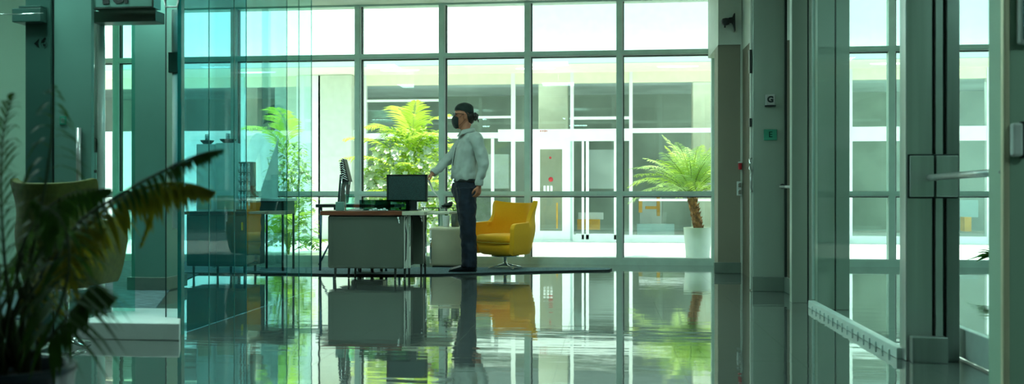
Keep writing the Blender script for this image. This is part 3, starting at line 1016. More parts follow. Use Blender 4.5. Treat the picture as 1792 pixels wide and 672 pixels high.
# ---------------------------------------------------------------- wing armchair
def armchair(name, label, loc, rz, s, shell_m, inner_m, group=None, lift=0.0):
    root = empty(name, label, 'armchair', loc, rz, group)
    # faces local -y.  angle 0 is the middle of the back (+y)
    W_, AL = .262, .235                      # half width of the tub, length of the straight arms
    back_l = pi / 2 * W_
    tot = back_l + AL

    def prof(q):
        """q: distance along the plan from the middle of the back"""
        b0, b1 = back_l * .66, back_l * .96
        if q < b0:
            return .715 + .032 * (q / b0) ** 3
        if q < b1:
            t = (q - b0) / (b1 - b0)
            return .747 - .235 * (t * t * (3 - 2 * t))
        t = (q - b1) / (tot - b1)
        return .512 - .012 * t - .05 * max(0, (t - .85) / .15) ** 2

    N, K = 64, 18
    outer = MB()
    t = outer.bm
    grid = []
    for i in range(N + 1):
        q = -tot + 2 * tot * i / N
        sg_, aq = (1 if q >= 0 else -1), abs(q)
        col = []
        zt = prof(aq) + lift
        zb0 = .170 + lift
        for k in range(K + 1):
            u = k / K
            z = zb0 + (zt - zb0) * u
            zz_ = z - lift
            tp = .80 + .20 * min(1, (zz_ - .165) / .22) ** .55
            if aq < back_l:
                an = aq / W_
                x_, y_ = W_ * sin(an), W_ * cos(an)
                wing = max(0, 1 - abs(an / (pi / 2) - .62) / .38)
                hi = max(0, (zz_ - .46) / .28)
                x_ *= 1 - .16 * math.sin(min(1, hi * 1.15) * pi) * (an / 1.57) + .14 * hi * wing
                y_ -= .04 * hi * wing
            else:
                x_, y_ = W_ + .012 * min(1, (aq - back_l) / AL), -(aq - back_l)
            x_ *= tp
            y_ = y_ * tp + .13 * max(0, zz_ - .30) * (1 if aq < back_l else max(0, 1 - (aq - back_l) / AL))
            col.append(t.verts.new((sg_ * x_, y_, z)))
        grid.append(col)
    for i in range(N):
        for k in range(K):
            f_ = t.faces.new((grid[i][k], grid[i + 1][k], grid[i + 1][k + 1], grid[i][k + 1]))
            f_.smooth = True
    sh = outer.build('shell', shell_m, root, mods=[('SOLIDIFY', dict(thickness=.048, offset=0)), ('BEVEL', dict(width=.018, segments=3)), ('SUBSURF', dict(levels=1, render_levels=1))])
    # bowl under the seat and the cushion: D-shaped in plan
    def dring(q, z, e=1.0, wmul=1.0, front=.225):
        ring = []
        for k in range(44):
            a = 2 * pi * k / 44
            ca, sa = cos(a), sin(a)
            if sa >= 0:
                x_, y_ = ca * W_, sa * W_
            else:
                x_, y_ = math.copysign(abs(ca) ** .42, ca) * W_, -abs(sa) ** .42 * front
            ring.append((x_ * q * wmul, (y_ + .0) * q, z + lift))
        return ring
    MB().rings([dring(q, z) for z, q in ((.150, .50), (.156, .72), (.17, .80), (.22, .88), (.285, .93))]).build('seat_base', inner_m, root)
    MB().rings([dring(q, z, front=.25) for z, q in ((.290, .80), (.296, .86), (.32, .90), (.345, .90), (.365, .87), (.376, .78), (.382, .5), (.384, .15))]).build('seat_cushion', inner_m, root)
    pr_ = dring(.89, .292, front=.25)
    MB().tube(pr_ + pr_[:1], .006, n=6).build('piping', M['piping'] if inner_m == M['yellow'] else shell_m, root)
    MB().lathe([(0, .132 + lift), (.13, .132 + lift), (.14, .14 + lift), (.13, .152 + lift), (0, .152 + lift)]).build('swivel_plate', M['chrome'], root)
    MB().lathe([(0, .03), (.036, .03), (.026, .045), (.018, .075), (.016, .14 + lift), (0, .14 + lift)]).build('column', M['chrome'], root)
    for k in range(4):
        a = pi / 4 + k * pi / 2 + .35
        c_, s_ = cos(a), sin(a)
        MB().tube([(c_ * .012, s_ * .012, .048), (c_ * .09, s_ * .09, .030), (c_ * .17, s_ * .17, .014), (c_ * .185, s_ * .185, .006)], [(.016, .013), (.013, .009), (.010, .006), (.006, .004)]).build('foot_blade', M['chrome'], root)
    root.scale = s if isinstance(s, tuple) else (s, s, s)
    return root


armchair('armchair', 'yellow wool wing armchair with a chrome swivel base on the rug edge', (X(884, 10.0), 10.0, .010), R(-34), (1.14, 1.10, 1.0), M['yellow'], M['yellow'])
armchair('armchair', 'dark olive high-backed armchair behind the blurred palm', (X(116, 4.72), 4.72, 0), R(183), (.86, .8, .99), M['olive'], M['olive'], lift=.19)

# ---------------------------------------------------------------- behind the blue glass
yb_ = 8.75
cr = empty('credenza', 'dark closed credenza on thin legs behind the blue glass wall', 'credenza', (0, 0, 0))
xa, xb = X(326, yb_), X(434, yb_)
MB().box(xa - .03, xb + .02, yb_ - .02, yb_ + .5, .625, .655, bev=.004).build('worktop', M['black'], cr)
MB().box(xa, xb, yb_, yb_ + .46, .11, .625, bev=.01).build('body', M['dark_teal'], cr)
for k in range(2):
    xd0 = xa + .015 + k * (xb - xa - .03) / 2
    dd = MB().box(xd0 + .004, xd0 + (xb - xa - .03) / 2 - .004, yb_ - .012, yb_, .125, .61, bev=.003).build('door', M['dark_teal'], cr)
    if k:
        MB().box(xb - .06, xb - .045, yb_ - .03, yb_ - .01, .47, .55, bev=.003).build('handle', M['yellow'], dd)
for lx in (xa + .05, xa + .30, xb - .06, xb - .2):
    MB().tube([(lx, yb_ + .06, .12), (lx, yb_ + .06, .0)], [.014, .010]).build('leg', M['black'], cr)
for i, (pa, pb_, top, lab) in enumerate(((334, 364, 251, 'white upright case with black cap at the far end of the credenza'),
                                         (368, 404, 249, 'white upright case with black cap on the credenza beside the bottle rack'))):
    wc = empty('panel_case', lab, 'panel', ((X(pa, yb_) + X(pb_, yb_)) / 2, yb_ + .12, .655))
    w2 = (X(pb_, yb_) - X(pa, yb_)) / 2
    hh = H(top, pa, yb_) - .655
    MB().box(-w2, w2, 0, .12, 0, hh, bev=.006).build('body', M['milky'], wc)
    MB().lathe([(0, 0), (w2 * .4, 0), (w2 * .75, .03), (w2 * .75, .04), (0, .04)], (0, .06, hh)).build('cap', M['black'], wc)
    MB().lathe([(0, .04), (.022, .04), (.022, .10), (.0, .10)], (0, .06, hh)).build('beaker', M['crystal'], wc)
    MB().box(-w2 + .02, w2 - .02, -.006, 0, .02, .16).build('lower_panel', M['pale_metal'], wc)
bc = empty('bottle_rack', 'dark upright rack full of glinting clear bottles on the credenza behind the blue glass', 'rack', (X(418, yb_), yb_ + .1, .655))
MB().box(-.07, .075, .06, .16, 0, .50, bev=.004).box(-.07, .075, .0, .16, 0, .02).build('frame', M['dark_teal'], bc)
for r0 in range(5):
    for c0 in range(4):
        MB().lathe([(0, 0), (.012, 0), (.013, .05), (.005, .07), (.005, .085), (0, .085)], (-.05 + c0 * .034, .03, .02 + r0 * .094), n=10).build('bottle', M['crystal'], bc)
# slim table further right behind the glass, with a white card imitating a reflection
ysd = 9.36
t2 = empty('console_table', 'narrow dark console table on thin legs behind the aqua end of the glass wall', 'table', (0, 0, 0))
xa, xb = X(440, ysd), X(498, ysd)
zz2 = H(347, 470, ysd)
MB().box(xa, xb, ysd, ysd + .4, zz2 - .03, zz2, bev=.004).build('table_top', M['fac_white'], t2)
MB().box(xa + .02, xb - .02, ysd + .02, ysd + .36, zz2 - .17, zz2 - .03).build('apron', M['dark_teal'], t2)
for lx in (xa + .03, xb - .03):
    for ly in (ysd + .03, ysd + .36):
        MB().tube([(lx, ly, zz2 - .05), (lx, ly, .010)], .013).build('leg', M['black'], t2)
tc_ = MB().prism([(X(447, ysd), zz2 + .001), (X(481, ysd), zz2 + .001), (X(481, ysd), H(243, 481, ysd))], 'y', ysd + .08, ysd + .095)
tc_ = tc_.build('display_card', M['milky'])
tag(tc_, 'tall white triangular card upright on the console table behind the glass', 'card')


# ================================================================== PERSON
def smooth_pts(pts, rad, n=6):
    """Catmull-Rom refinement of a limb path with radii"""
    P = [Vector(p) for p in pts]
    out, ro = [], []
    for i in range(len(P) - 1):
        p0, p1, p2, p3 = P[max(i - 1, 0)], P[i], P[i + 1], P[min(i + 2, len(P) - 1)]
        for k in range(n):
            t = k / n
            out.append(.5 * ((2 * p1) + (p2 - p0) * t + (2 * p0 - 5 * p1 + 4 * p2 - p3) * t * t + (3 * p1 - p0 - 3 * p2 + p3) * t ** 3))
            ro.append(rad[i] + (rad[i + 1] - rad[i]) * (t * t * (3 - 2 * t)))
    out.append(P[-1])
    ro.append(rad[-1])
    return out, ro


def limb(mb, pts, rad, n=16):
    p, r = smooth_pts(pts, rad)
    mb.tube(p, r, n=n)


A = R(24)
FW = Vector((-cos(A), -sin(A), 0))          # the way the torso faces
LT = Vector((sin(A), -cos(A), 0))           # the person's left (towards the camera)


def ringset(sec, n=28, e=.9):
    """sec: (z, centre x, centre y, forward half, lateral half)"""
    out = []
    for z, cx, cy, a, b in sec:
        ring = []
        for k in range(n):
            t = 2 * pi * k / n
            ct, st = cos(t), sin(t)
            u = math.copysign(abs(ct) ** e, ct) * a
            v = math.copysign(abs(st) ** e, st) * b
            ring.append(Vector((cx, cy, z)) + FW * u + LT * v)
        out.append(ring)
    return out


SM = [('REMESH', dict(mode='VOXEL', voxel_size=.0065, use_smooth_shade=True)), ('SMOOTH', dict(factor=.6, iterations=4))]
YPn = 9.60
per = empty('person', 'person in pale shirt, navy trousers, dark cap and black face mask reaching to the monitor', 'person', (X(819, YPn), YPn, .010))

# key joints, local metres
SHL, ELL, WRL = Vector((.110, -.165, 1.390)), Vector((.190, -.205, 1.140)), Vector((.150, -.220, .915))
SHR, ELR, WRR = Vector((-.075, .13, 1.385)), Vector((-.225, .03, 1.185)), Vector((-.352, -.10, 1.040))
NK = Vector((-.012, 0, 1.47))
HA = R(14)                                   # head turned a little more to the camera
HF = Vector((-cos(HA), -sin(HA), 0))
HL = Vector((sin(HA), -cos(HA), 0))
HC = Vector((-.045, .0, 0))


def hp(f_, l_, z):                           # head point: forward, left, height (f_ in metres from head centre)
    return HC + HF * f_ + HL * l_ + Vector((0, 0, z))


def hand(mb, w, d, palm_n, curl, L=.085, side=1, spread=.0):
    """palm from wrist w along d; palm_n is the way the palm faces; four fingers and a thumb"""
    d = d.normalized()
    palm_n = (palm_n - d * palm_n.dot(d)).normalized()
    s_ = d.cross(palm_n).normalized() * side
    # palm
    t_ = []
    for u, wd, th in ((0, .026, .019), (.3, .034, .017), (.7, .040, .015), (1.0, .038, .012)):
        c = w + d * (L * u)
        ring = []
        for k in range(14):
            a = 2 * pi * k / 14
            ring.append(c + s_ * cos(a) * wd + palm_n * sin(a) * th)
        t_.append(ring)
    mb.rings(t_)
    for k, (off, ln, r0) in enumerate(((.028, .068, .0088), (.0095, .076, .009), (-.0095, .071, .0086), (-.027, .056, .0078))):
        base = w + d * (L * .90) + s_ * off
        p = [base]
        ang = 0
        cur = base
        for j, fr in enumerate((.42, .33, .25)):
            ang += curl * (1, 1.15, .7)[j]
            dd = (d * cos(ang) + palm_n * sin(ang) + s_ * spread * (1.5 - k) * .12).normalized()
            cur = cur + dd * ln * fr
            p.append(cur)
        mb.tube(p, [r0, r0 * .97, r0 * .9, r0 * .7], n=10)
        mb.ball(p[-1], r0 * .72, u=8, v=6)
    b = w + d * (L * .28) + s_ * .026
    m1 = b + (d * .7 + s_ * .6 + palm_n * .45).normalized() * .036
    m2 = m1 + (d * .9 + s_ * .1 + palm_n * .55).normalized() * .030
    m3 = m2 + (d * .9 - s_ * .25 + palm_n * .5).normalized() * .022
    mb.tube([b - s_ * .008, m1, m2, m3], [.014, .0115, .010, .0075], n=10)
    mb.ball(m3, .0075, u=8, v=6)


b = MB()
# head
hs = []
for z, fr, bk, wd in ((1.508, .070, .035, .020), (1.520, .086, .022, .034), (1.545, .094, -.005, .048), (1.575, .096, -.045, .058), (1.605, .097, -.075, .067),
                      (1.640, .094, -.092, .073), (1.675, .096, -.098, .075), (1.71, .092, -.096, .073), (1.74, .075, -.082, .062), (1.762, .045, -.055, .043), (1.774, .01, -.02, .016)):
    ring = []
    cf, hf = (fr + bk) / 2, (fr - bk) / 2
    for k in range(28):
        t = 2 * pi * k / 28
        ring.append(hp(cf + cos(t) * hf, sin(t) * wd * (1 - .12 * max(0, cos(t))), z))
    hs.append(ring)
b.rings(hs)
# nose, lips, chin, brow, ears
b.tube([hp(.088, 0, 1.655), hp(.104, 0, 1.628), hp(.116, 0, 1.606), hp(.100, 0, 1.594)], [.008, .010, .012, .009], n=10)
b.ball(hp(.100, .011, 1.600), .008).ball(hp(.100, -.011, 1.600), .008)
b.ball(hp(.090, 0, 1.571), (.012, .020, .006), rot=Matrix.Rotation(-HA, 3, 'Z').inverted())
b.ball(hp(.088, 0, 1.559), (.012, .018, .007), rot=Matrix.Rotation(-HA, 3, 'Z').inverted())
b.ball(hp(.082, .0, 1.528), (.016, .020, .014))
for s_ in (1, -1):
    b.ball(hp(.083, .030 * s_, 1.668), (.016, .022, .006))
    b.ball(hp(-.008, .078 * s_, 1.634), (.019, .010, .032))
    b.tube([hp(.006, .084 * s_, 1.640), hp(.002, .086 * s_, 1.660), hp(-.014, .087 * s_, 1.664), hp(-.025, .086 * s_, 1.645), hp(-.018, .084 * s_, 1.620), hp(-.004, .080 * s_, 1.606)], [.005, .006, .006, .006, .006, .006], n=8)
# neck, torso core
limb(b, [hp(-.035, 0, 1.58), (-.030, 0, 1.52), (-.006, 0, 1.46), (.012, 0, 1.38)], [.052, .051, .058, .075])
b.rings(ringset([(.86, -.035, 0, .10, .14), (.96, -.03, 0, .095, .135), (1.10, -.028, 0, .09, .125), (1.25, -.012, 0, .095, .14), (1.37, .012, 0, .085, .15), (1.42, .015, 0, .06, .11), (1.45, .01, 0, .04, .06)]))
limb(b, [(.03, 0, 1.40), SHL + Vector((-.01, .01, -.01)), SHL.lerp(ELL, .5), ELL, WRL, WRL + Vector((-.002, 0, -.02))], [.04, .045, .042, .036, .026, .025])
limb(b, [(-.0, 0, 1.39), SHR + Vector((.01, 0, -.01)), SHR.lerp(ELR, .5), ELR, WRR, WRR + (WRR - ELR) * .05], [.04, .045, .042, .036, .026, .025])
# legs
HPL, KNL, ANL = Vector((-.010, -.085, .88)), Vector((.012, -.095, .47)), Vector((.034, -.100, .075))
HPR, KNR, ANR = Vector((-.055, .085, .88)), Vector((-.020, .080, .47)), Vector((.015, .080, .075))
for a_, k_, n_ in ((HPL, KNL, ANL), (HPR, KNR, ANR)):
    limb(b, [a_, a_.lerp(k_, .5), k_, k_.lerp(n_, .35), n_], [.085, .075, .055, .054, .036])
    b.tube([n_ + Vector((.02, 0, -.03)), n_ + Vector((-.10, 0, -.045)), n_ + Vector((-.18, 0, -.052))], [.030, .030, .018])
dL = Vector((-.12, .0, -1))
hand(b, WRL + Vector((0, 0, -.012)), dL, Vector((-.8, .6, 0)), .42, L=.078, side=-1)
dR = Vector((-.52, -.34, -.42))
hand(b, WRR + dR.normalized() * .01, dR, Vector((-.25, -.35, -.9)), .62, L=.070, side=1)
b.build('body', M['skin'], per, mods=[('REMESH', dict(mode='VOXEL', voxel_size=.0042, use_smooth_shade=True)), ('SMOOTH', dict(factor=.5, iterations=3))])

# shirt
s = MB()
s.rings(ringset([(.955, -.034, 0, .122, .162), (.985, -.034, 0, .130, .170), (1.04, -.036, 0, .134, .168), (1.12, -.032, 0, .130, .166), (1.22, -.020, 0, .127, .174), (1.31, -.004, 0, .124, .182),
                 (1.37, .010, 0, .112, .182), (1.415, .016, 0, .094, .155), (1.445, .012, 0, .076, .105), (1.468, .004, 0, .066, .072), (1.480, .000, 0, .062, .064)]))
limb(s, [SHL + Vector((-.04, .03, .0)), SHL, SHL.lerp(ELL, .5) + Vector((.006, 0, 0)), ELL, ELL.lerp(WRL, .5) + Vector((.004, 0, .0)), WRL + Vector((0, 0, .055)), WRL + Vector((0, 0, .0))],
     [.060, .072, .062, .058, .052, .042, .040])
limb(s, [SHR + Vector((.04, -.02, 0)), SHR, SHR.lerp(ELR, .5), ELR, ELR.lerp(WRR, .5) + Vector((0, 0, -.006)), WRR.lerp(ELR, .16), WRR], [.055, .064, .056, .054, .047, .038, .035])
tx = bpy.data.textures.new('folds', 'CLOUDS')
tx.noise_scale = .085
tx.noise_depth = 1
FOLD = [('DISPLACE', dict(texture=tx, strength=.030, mid_level=.5, texture_coords='LOCAL'))]
sh = s.build('shirt', M['shirt'], per, mods=[('REMESH', dict(mode='VOXEL', voxel_size=.0055, use_smooth_shade=True)), ('SMOOTH', dict(factor=.5, iterations=3))] + FOLD)
# collar: a stand that folds over into two points at the front
c = MB()
g0 = []
for k in range(25):
    t = R(10 + k * 340 / 24)
    ct, st_ = cos(t), sin(t)
    pt_ = max(0, ct) ** 3
    g0.append([c.bm.verts.new(v) for v in (
        Vector((.000, 0, 1.478)) + FW * ct * .063 + LT * st_ * .066,
        Vector((-.004, 0, 1.508 - .012 * ct)) + FW * ct * .062 + LT * st_ * .064,
        Vector((-.004, 0, 1.500 - .014 * ct)) + FW * ct * .072 + LT * st_ * .074,
        Vector((.000, 0, 1.462 - .040 * pt_)) + FW * ct * (.088 + .030 * pt_) + LT * st_ * (.092 + .05 * pt_))])
for r0_, r1_ in zip(g0, g0[1:]):
    for k in range(3):
        f_ = c.bm.faces.new((r0_[k], r1_[k], r1_[k + 1], r0_[k + 1]))
        f_.smooth = True
c.build('collar', M['shirt'], sh, mods=[('SOLIDIFY', dict(thickness=.004))])
c = MB()
fr = [Vector((-.034, 0, .97)) + FW * .134, Vector((-.036, 0, 1.04)) + FW * .137, Vector((-.032, 0, 1.12)) + FW * .134, Vector((-.020, 0, 1.22)) + FW * .130, Vector((-.004, 0, 1.31)) + FW * .127, Vector((.004, 0, 1.385)) + FW * .108, Vector((.0, 0, 1.45)) + FW * .078]
c.tube(fr, [(.014, .004)] * 7, n=8)
c.build('placket', M['shirt'], sh)
c = MB()
c.tube([fr[2] + LT * .013 + FW * .004, fr[3] + LT * .013 + FW * .004, fr[4] + LT * .010 + FW * .004], [.003, .004, .002], n=6)
c.build('placket_shadow_seam', M['gasket'], sh)
for w_, d_ in ((WRL + Vector((0, 0, .022)), Vector((-.05, 0, -1))), (WRR.lerp(ELR, .07), (WRR - ELR))):
    d_ = d_.normalized()
    MB().tube([w_ - d_ * .028, w_ - d_ * .024, w_ + d_ * .026, w_ + d_ * .030], [.040, .043, .042, .038], n=20).build('cuff', M['shirt'], sh)

# trousers
t = MB()
t.rings(ringset([(.985, -.034, 0, .108, .150), (.96, -.034, 0, .118, .158), (.90, -.034, 0, .134, .170), (.84, -.032, 0, .136, .172), (.79, -.030, 0, .122, .165), (.765, -.030, 0, .09, .14)]))
limb(t, [HPL + Vector((0, 0, .0)), HPL.lerp(KNL, .45), KNL, KNL.lerp(ANL, .5), ANL + Vector((-.012, 0, -.02))], [.110, .104, .082, .078, .084])
limb(t, [HPR + Vector((0, 0, .0)), HPR.lerp(KNR, .45), KNR, KNR.lerp(ANR, .5), ANR + Vector((-.012, 0, -.02))], [.110, .104, .082, .078, .084])
tr = t.build('trousers', M['trousers'], per, mods=[('REMESH', dict(mode='VOXEL', voxel_size=.007, use_smooth_shade=True)), ('SMOOTH', dict(factor=.5, iterations=3))] + FOLD)
MB().tube([Vector((-.075, -.185, .90)), Vector((-.055, -.190, .84)), Vector((-.06, -.188, .80))], .004, n=6).build('pocket_seam', M['gasket'], tr)
bl = MB().rings(ringset([(.942, -.034, 0, .122, .162), (.945, -.034, 0, .128, .168), (.975, -.034, 0, .128, .168), (.978, -.034, 0, .122, .162)]))
bl = bl.build('belt', M['belt'], per)
q = Vector((-.034, 0, .958)) + FW * .130 + LT * .035
MB().box(-.006, .006, -.030, .030, -.023, .023, bev=.004).box(-.009, .004, -.018, .018, -.012, .012).xf(Matrix.Translation(q) @ Matrix.Rotation(A + .1, 4, 'Z')).build('buckle', M['chrome'], bl)

# shoes
for an, nm in ((ANL, 1), (ANR, -1)):
    g_ = MB()
    rr_ = []
    for x_, w_, h0, h1 in ((.070, .018, .010, .06), (.058, .033, .004, .085), (.02, .038, .002, .095), (-.04, .038, .002, .088), (-.10, .045, .002, .062), (-.15, .046, .003, .048), (-.195, .036, .005, .036), (-.222, .016, .010, .026)):
        ring = []
        for k in range(18):
            a = 2 * pi * k / 18
            ring.append(Vector((an.x + x_, an.y + cos(a) * w_, (h0 + h1) / 2 + sin(a) * (h1 - h0) / 2)))
        rr_.append(ring)
    g_.rings(rr_)
    so_ = g_.build('shoe', M['leather'], per, mods=[('SUBSURF', dict(levels=1, render_levels=1))])
    MB().prism([(an.x + x_, an.y + y_) for x_, y_ in ((.072, -.02), (.072, .02), (.02, .038), (-.10, .046), (-.17, .042), (-.224, .012), (-.224, -.012), (-.17, -.042), (-.10, -.046), (.02, -.038))], 'z', .0, .010).build('sole', M['black'], so_)

# cap, hair, bun, mask, glasses
c = MB()
cs = []
for z, fr_, bk, wd in ((1.704, .094, -.098, .076), (1.712, .098, -.108, .080), (1.728, .096, -.109, .080), (1.747, .086, -.102, .075), (1.768, .066, -.082, .062), (1.783, .034, -.048, .040), (1.789, .008, -.02, .018)):
    ring = []
    cf, hf = (fr_ + bk) / 2, (fr_ - bk) / 2
    for k in range(28):
        t = 2 * pi * k / 28
        zz_ = z - (.034 * max(0, .4 - cos(t)) if z < 1.73 else 0)
        ring.append(hp(cf + cos(t) * hf, sin(t) * wd, zz_))
    cs.append(ring)
c.rings(cs)
cp_ = c.build('cap', M['cap'], per)
MB().tube([hp(math.cos(t) * .097 - .003, math.sin(t) * .077, 1.706 - .034 * max(0, .4 - math.cos(t))) for t in [2 * pi * k / 32 for k in range(33)]], .005, n=6).build('cap_band', M['cap'], cp_)
h_ = MB()
h_.ball(hp(-.060, 0, 1.640), (.058, .074, .060))
h_.ball(hp(-.075, 0, 1.600), (.035, .050, .040))
for s_ in (1, -1):
    h_.tube([hp(-.005, .072 * s_, 1.690), hp(-.030, .074 * s_, 1.665), hp(-.045, .068 * s_, 1.640)], [.006, .010, .016], n=8)
rnd = random.Random(3)
for k in range(26):
    a, e = rnd.uniform(0, 2 * pi), rnd.uniform(-1, 1)
    h_.ball(hp(-.118 + cos(a) * .026 * (1 - e * e) ** .5, sin(a) * .030, 1.640 + e * .030), rnd.uniform(.012, .020), u=10, v=6)
h_.ball(hp(-.118, 0, 1.640), (.036, .036, .036))
for k in range(9):
    a = rnd.uniform(-.6, .6)
    p0 = hp(-.125, a * .04, 1.63)
    h_.tube([p0, p0 + Vector((.020, a * .02, -.010)), p0 + Vector((.030 + .01 * rnd.random(), 0, -.035 - .02 * rnd.random()))], [.010, .007, .002], n=6)
h_.build('hair', M['hair'], per, mods=[('REMESH', dict(mode='VOXEL', voxel_size=.0035, use_smooth_shade=True))])
mk = MB()
ms = []
for z, f0, wd in ((1.512, .080, .026), (1.522, .100, .044), (1.550, .116, .053), (1.580, .126, .058), (1.608, .126, .056), (1.630, .116, .045), (1.642, .106, .030)):
    ring = []
    for k in range(21):
        t = R(-84 + 168 * k / 20)
        ring.append(hp(.048 + (f0 - .048) * max(0, cos(t)) ** .7, sin(t) * wd * 1.12, z - .012 * (1 - cos(t)) * (1 if z > 1.6 else -.6)))
    ms.append(ring)
tb_ = mk.bm
vs = [[tb_.verts.new(p) for p in r_] for r_ in ms]
for a_, b__ in zip(vs, vs[1:]):
    for k in range(20):
        f_ = tb_.faces.new((a_[k], a_[k + 1], b__[k + 1], b__[k]))
        f_.smooth = True
mo_ = mk.build('face_mask', M['mask'], per, mods=[('SOLIDIFY', dict(thickness=.006, offset=1)), ('SUBSURF', dict(levels=1, render_levels=1))])
for s_ in (1, -1):
    MB().tube([hp(.056, .062 * s_, 1.628), hp(.03, .078 * s_, 1.645), hp(.004, .088 * s_, 1.658)], .0014, n=6).tube([hp(.056, .058 * s_, 1.540), hp(.02, .072 * s_, 1.572), hp(-.010, .084 * s_, 1.604)], .0014, n=6).build('ear_loop', M['mask'], mo_)
gl = MB()
for s_ in (1, -1):
    q = [hp(.112 - .020 * abs(y_) / .06, y_ * s_, z_) for y_, z_ in ((.006, 1.672), (.034, 1.677), (.060, 1.672), (.064, 1.657), (.052, 1.643), (.026, 1.640), (.010, 1.651))]
    gl.quad(q)
gl = gl.build('sunglasses', M['lens'], per, mods=[('SOLIDIFY', dict(thickness=.004))])
for s_ in (1, -1):
    MB().tube([hp(.094, .064 * s_, 1.668), hp(.05, .078 * s_, 1.666), hp(-.012, .081 * s_, 1.656)], .0026, n=6).build('temple', M['black'], gl)
MB().tube([hp(.112, -.008, 1.676), hp(.115, 0, 1.678), hp(.112, .008, 1.676)], .003, n=6).build('bridge', M['black'], gl)

# the grey cable the hand holds, running down to the desk
bpy.context.view_layer.update()
hw = per.matrix_world @ (WRR + dR.normalized() * .085 + Vector((0, 0, -.012)))
xq2 = lambda p, y: X(p, y)
cb = MB()
pts, rr = smooth_pts([hw + Vector((-.004, 0, .02)), (X(753, 9.4), 9.40, H(322, 753, 9.4)), (X(757, 9.3), 9.30, H(333, 757, 9.3)), (X(764, 9.2), 9.20, H(341, 764, 9.2)), (X(769, 9.15), 9.15, H(350, 769, 9.15)), (X(770, 9.1), 9.10, .655)], [.010, .011, .008, .006, .005, .005])
cb.tube(pts, rr, n=8)
cbo = cb.build('handset_cord', M['steel'])
tag(cbo, 'curved grey cord hanging from the hand of the person down to the cream desk top', 'cord')

# ================================================================== OUTSIDE
f = MB().quad([(-30, YW + .09, -.02), (30, YW + .09, -.02), (30, 45, -.02), (-30, 45, -.02)])
struct(f, 'ground', M['concrete'])
YF = 16.1
ZF = lambda py, px: H(py, px, YF)
bd = empty('opposite_building', 'pale glazed building with white frames and a cream overhang across the sunlit forecourt', 'building', (0, 0, 0))


def bpart(name, m, x0, x1, y0, y1, z0, z1, bev=0.0, parent=None):
    return MB().box(x0, x1, y0, y1, z0, z1, bev=bev).build(name, m, parent or bd)


XA, XB = -16.0, 14.0
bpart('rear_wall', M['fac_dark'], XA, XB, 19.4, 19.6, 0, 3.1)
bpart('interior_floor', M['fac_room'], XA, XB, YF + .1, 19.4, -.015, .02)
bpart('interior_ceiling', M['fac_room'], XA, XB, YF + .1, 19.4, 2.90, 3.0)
sof = H(112, 900, 14.9)
bpart('soffit', M['fac_cream'], XA, XB, 14.9, YF + .1, sof, sof + .06)
bpart('fascia', M['fac_grey'], XA, XB, 14.82, 14.9, sof - .01, sof + .13)
bpart('roof_slab', M['fac_white'], XA, XB, 14.85, 19.6, sof + .06, sof + .16)
bpart('upper_wall', M['fac_white'], XA, X(925, 15.6), 15.6, 15.8, sof + .1, 9.0)
bpart('upper_wall', M['fac_grey'], X(925, 15.6), XB, 15.6, 15.8, sof + .1, 9.0)
for lx_ in (-9, -5.5, -2, 1.5, 5, 8.5):  # hidden glow strips added behind the beam to brighten the opposite rooms
    bpart('interior_lamp', M['room_lamp'], lx_ - 1.2, lx_ + 1.2, YF + .14, YF + .26, 2.86, 2.90)
bpart('head_beam', M['fac_cream'], XA, XB, YF - .02, YF + .1, ZF(147, 900), sof + .02)
# white band over the doors
bpart('door_header', M['fac_white'], X(872, YF), X(1104, YF), YF - .04, YF + .10, ZF(247, 990), ZF(226, 990))
bpart('transom_rail', M['fac_white'], X(1104, YF), X(1320, YF), YF - .02, YF + .08, ZF(232, 1200), ZF(224, 1200))
bpart('transom_rail', M['fac_white'], XA, X(872, YF), YF - .02, YF + .08, ZF(243, 700), ZF(233, 700))
bpart('transom_rail', M['fac_white'], X(1320, YF), XB, YF - .02, YF + .08, ZF(247, 1500), ZF(222, 1500))
bpart('transom_rail', M['fac_white'], XA, X(630, YF), YF - .06, YF + .08, ZF(243, 560), ZF(228, 560))
bpart('plinth', M['fac_white'], XA, XB, YF - .02, YF + .08, -.02, .10)
bpart('upper_rail', M['fac_white'], X(1003, YF), X(1104, YF), YF, YF + .05, ZF(209, 1050), ZF(204, 1050))
bpart('upper_rail', M['fac_white'], X(640, YF), X(775, YF), YF, YF + .05, ZF(178, 700), ZF(174, 700))
bpart('upper_rail', M['fac_white'], X(778, YF), X(898, YF), YF, YF + .05, ZF(207, 850), ZF(203, 850))
# posts: (px, half width px)
for px_, hw_ in ((1001, 3), (1104, 3), (898, 3.5), (638, 3.5), (1250, 3), (1488, 3), (1729, 3), (1610, 3), (1360, 3), (240, 3), (425, 3)):
    bpart('facade_post', M['fac_white'], X(px_ - hw_, YF), X(px_ + hw_, YF), YF - .03, YF + .08, 0.02, sof + .02)
# pillars inside and outside
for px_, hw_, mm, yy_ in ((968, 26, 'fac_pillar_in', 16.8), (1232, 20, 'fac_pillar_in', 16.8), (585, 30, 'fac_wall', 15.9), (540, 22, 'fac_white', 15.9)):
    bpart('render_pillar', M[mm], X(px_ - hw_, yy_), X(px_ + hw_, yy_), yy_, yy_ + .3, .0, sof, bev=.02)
# left wall panel
bpart('wall_panel', M['fac_white'], XA, X(620, YF), YF + .02, YF + .1, .02, ZF(243, 560))
bpart('wall_panel', M['fac_wall'], X(480, YF), X(598, YF), YF + .03, YF + .12, ZF(228, 560), sof)
# left glazing with frames
for (a_, b_) in ((598, 634), (642, 772), (778, 895)):
    bpart('window_pane', M['far_glass'], X(a_, YF), X(b_, YF), YF + .04, YF + .046, .1, sof)
for px_ in (862, 705):
    bpart('facade_post', M['fac_white'], X(px_ - 2.5, YF), X(px_ + 2.5, YF), YF - .02, YF + .06, .02, ZF(243, 800))
bpart('lower_panel', M['fac_white'], X(640, YF), X(860, YF), YF + .0, YF + .06, .02, ZF(388, 800))
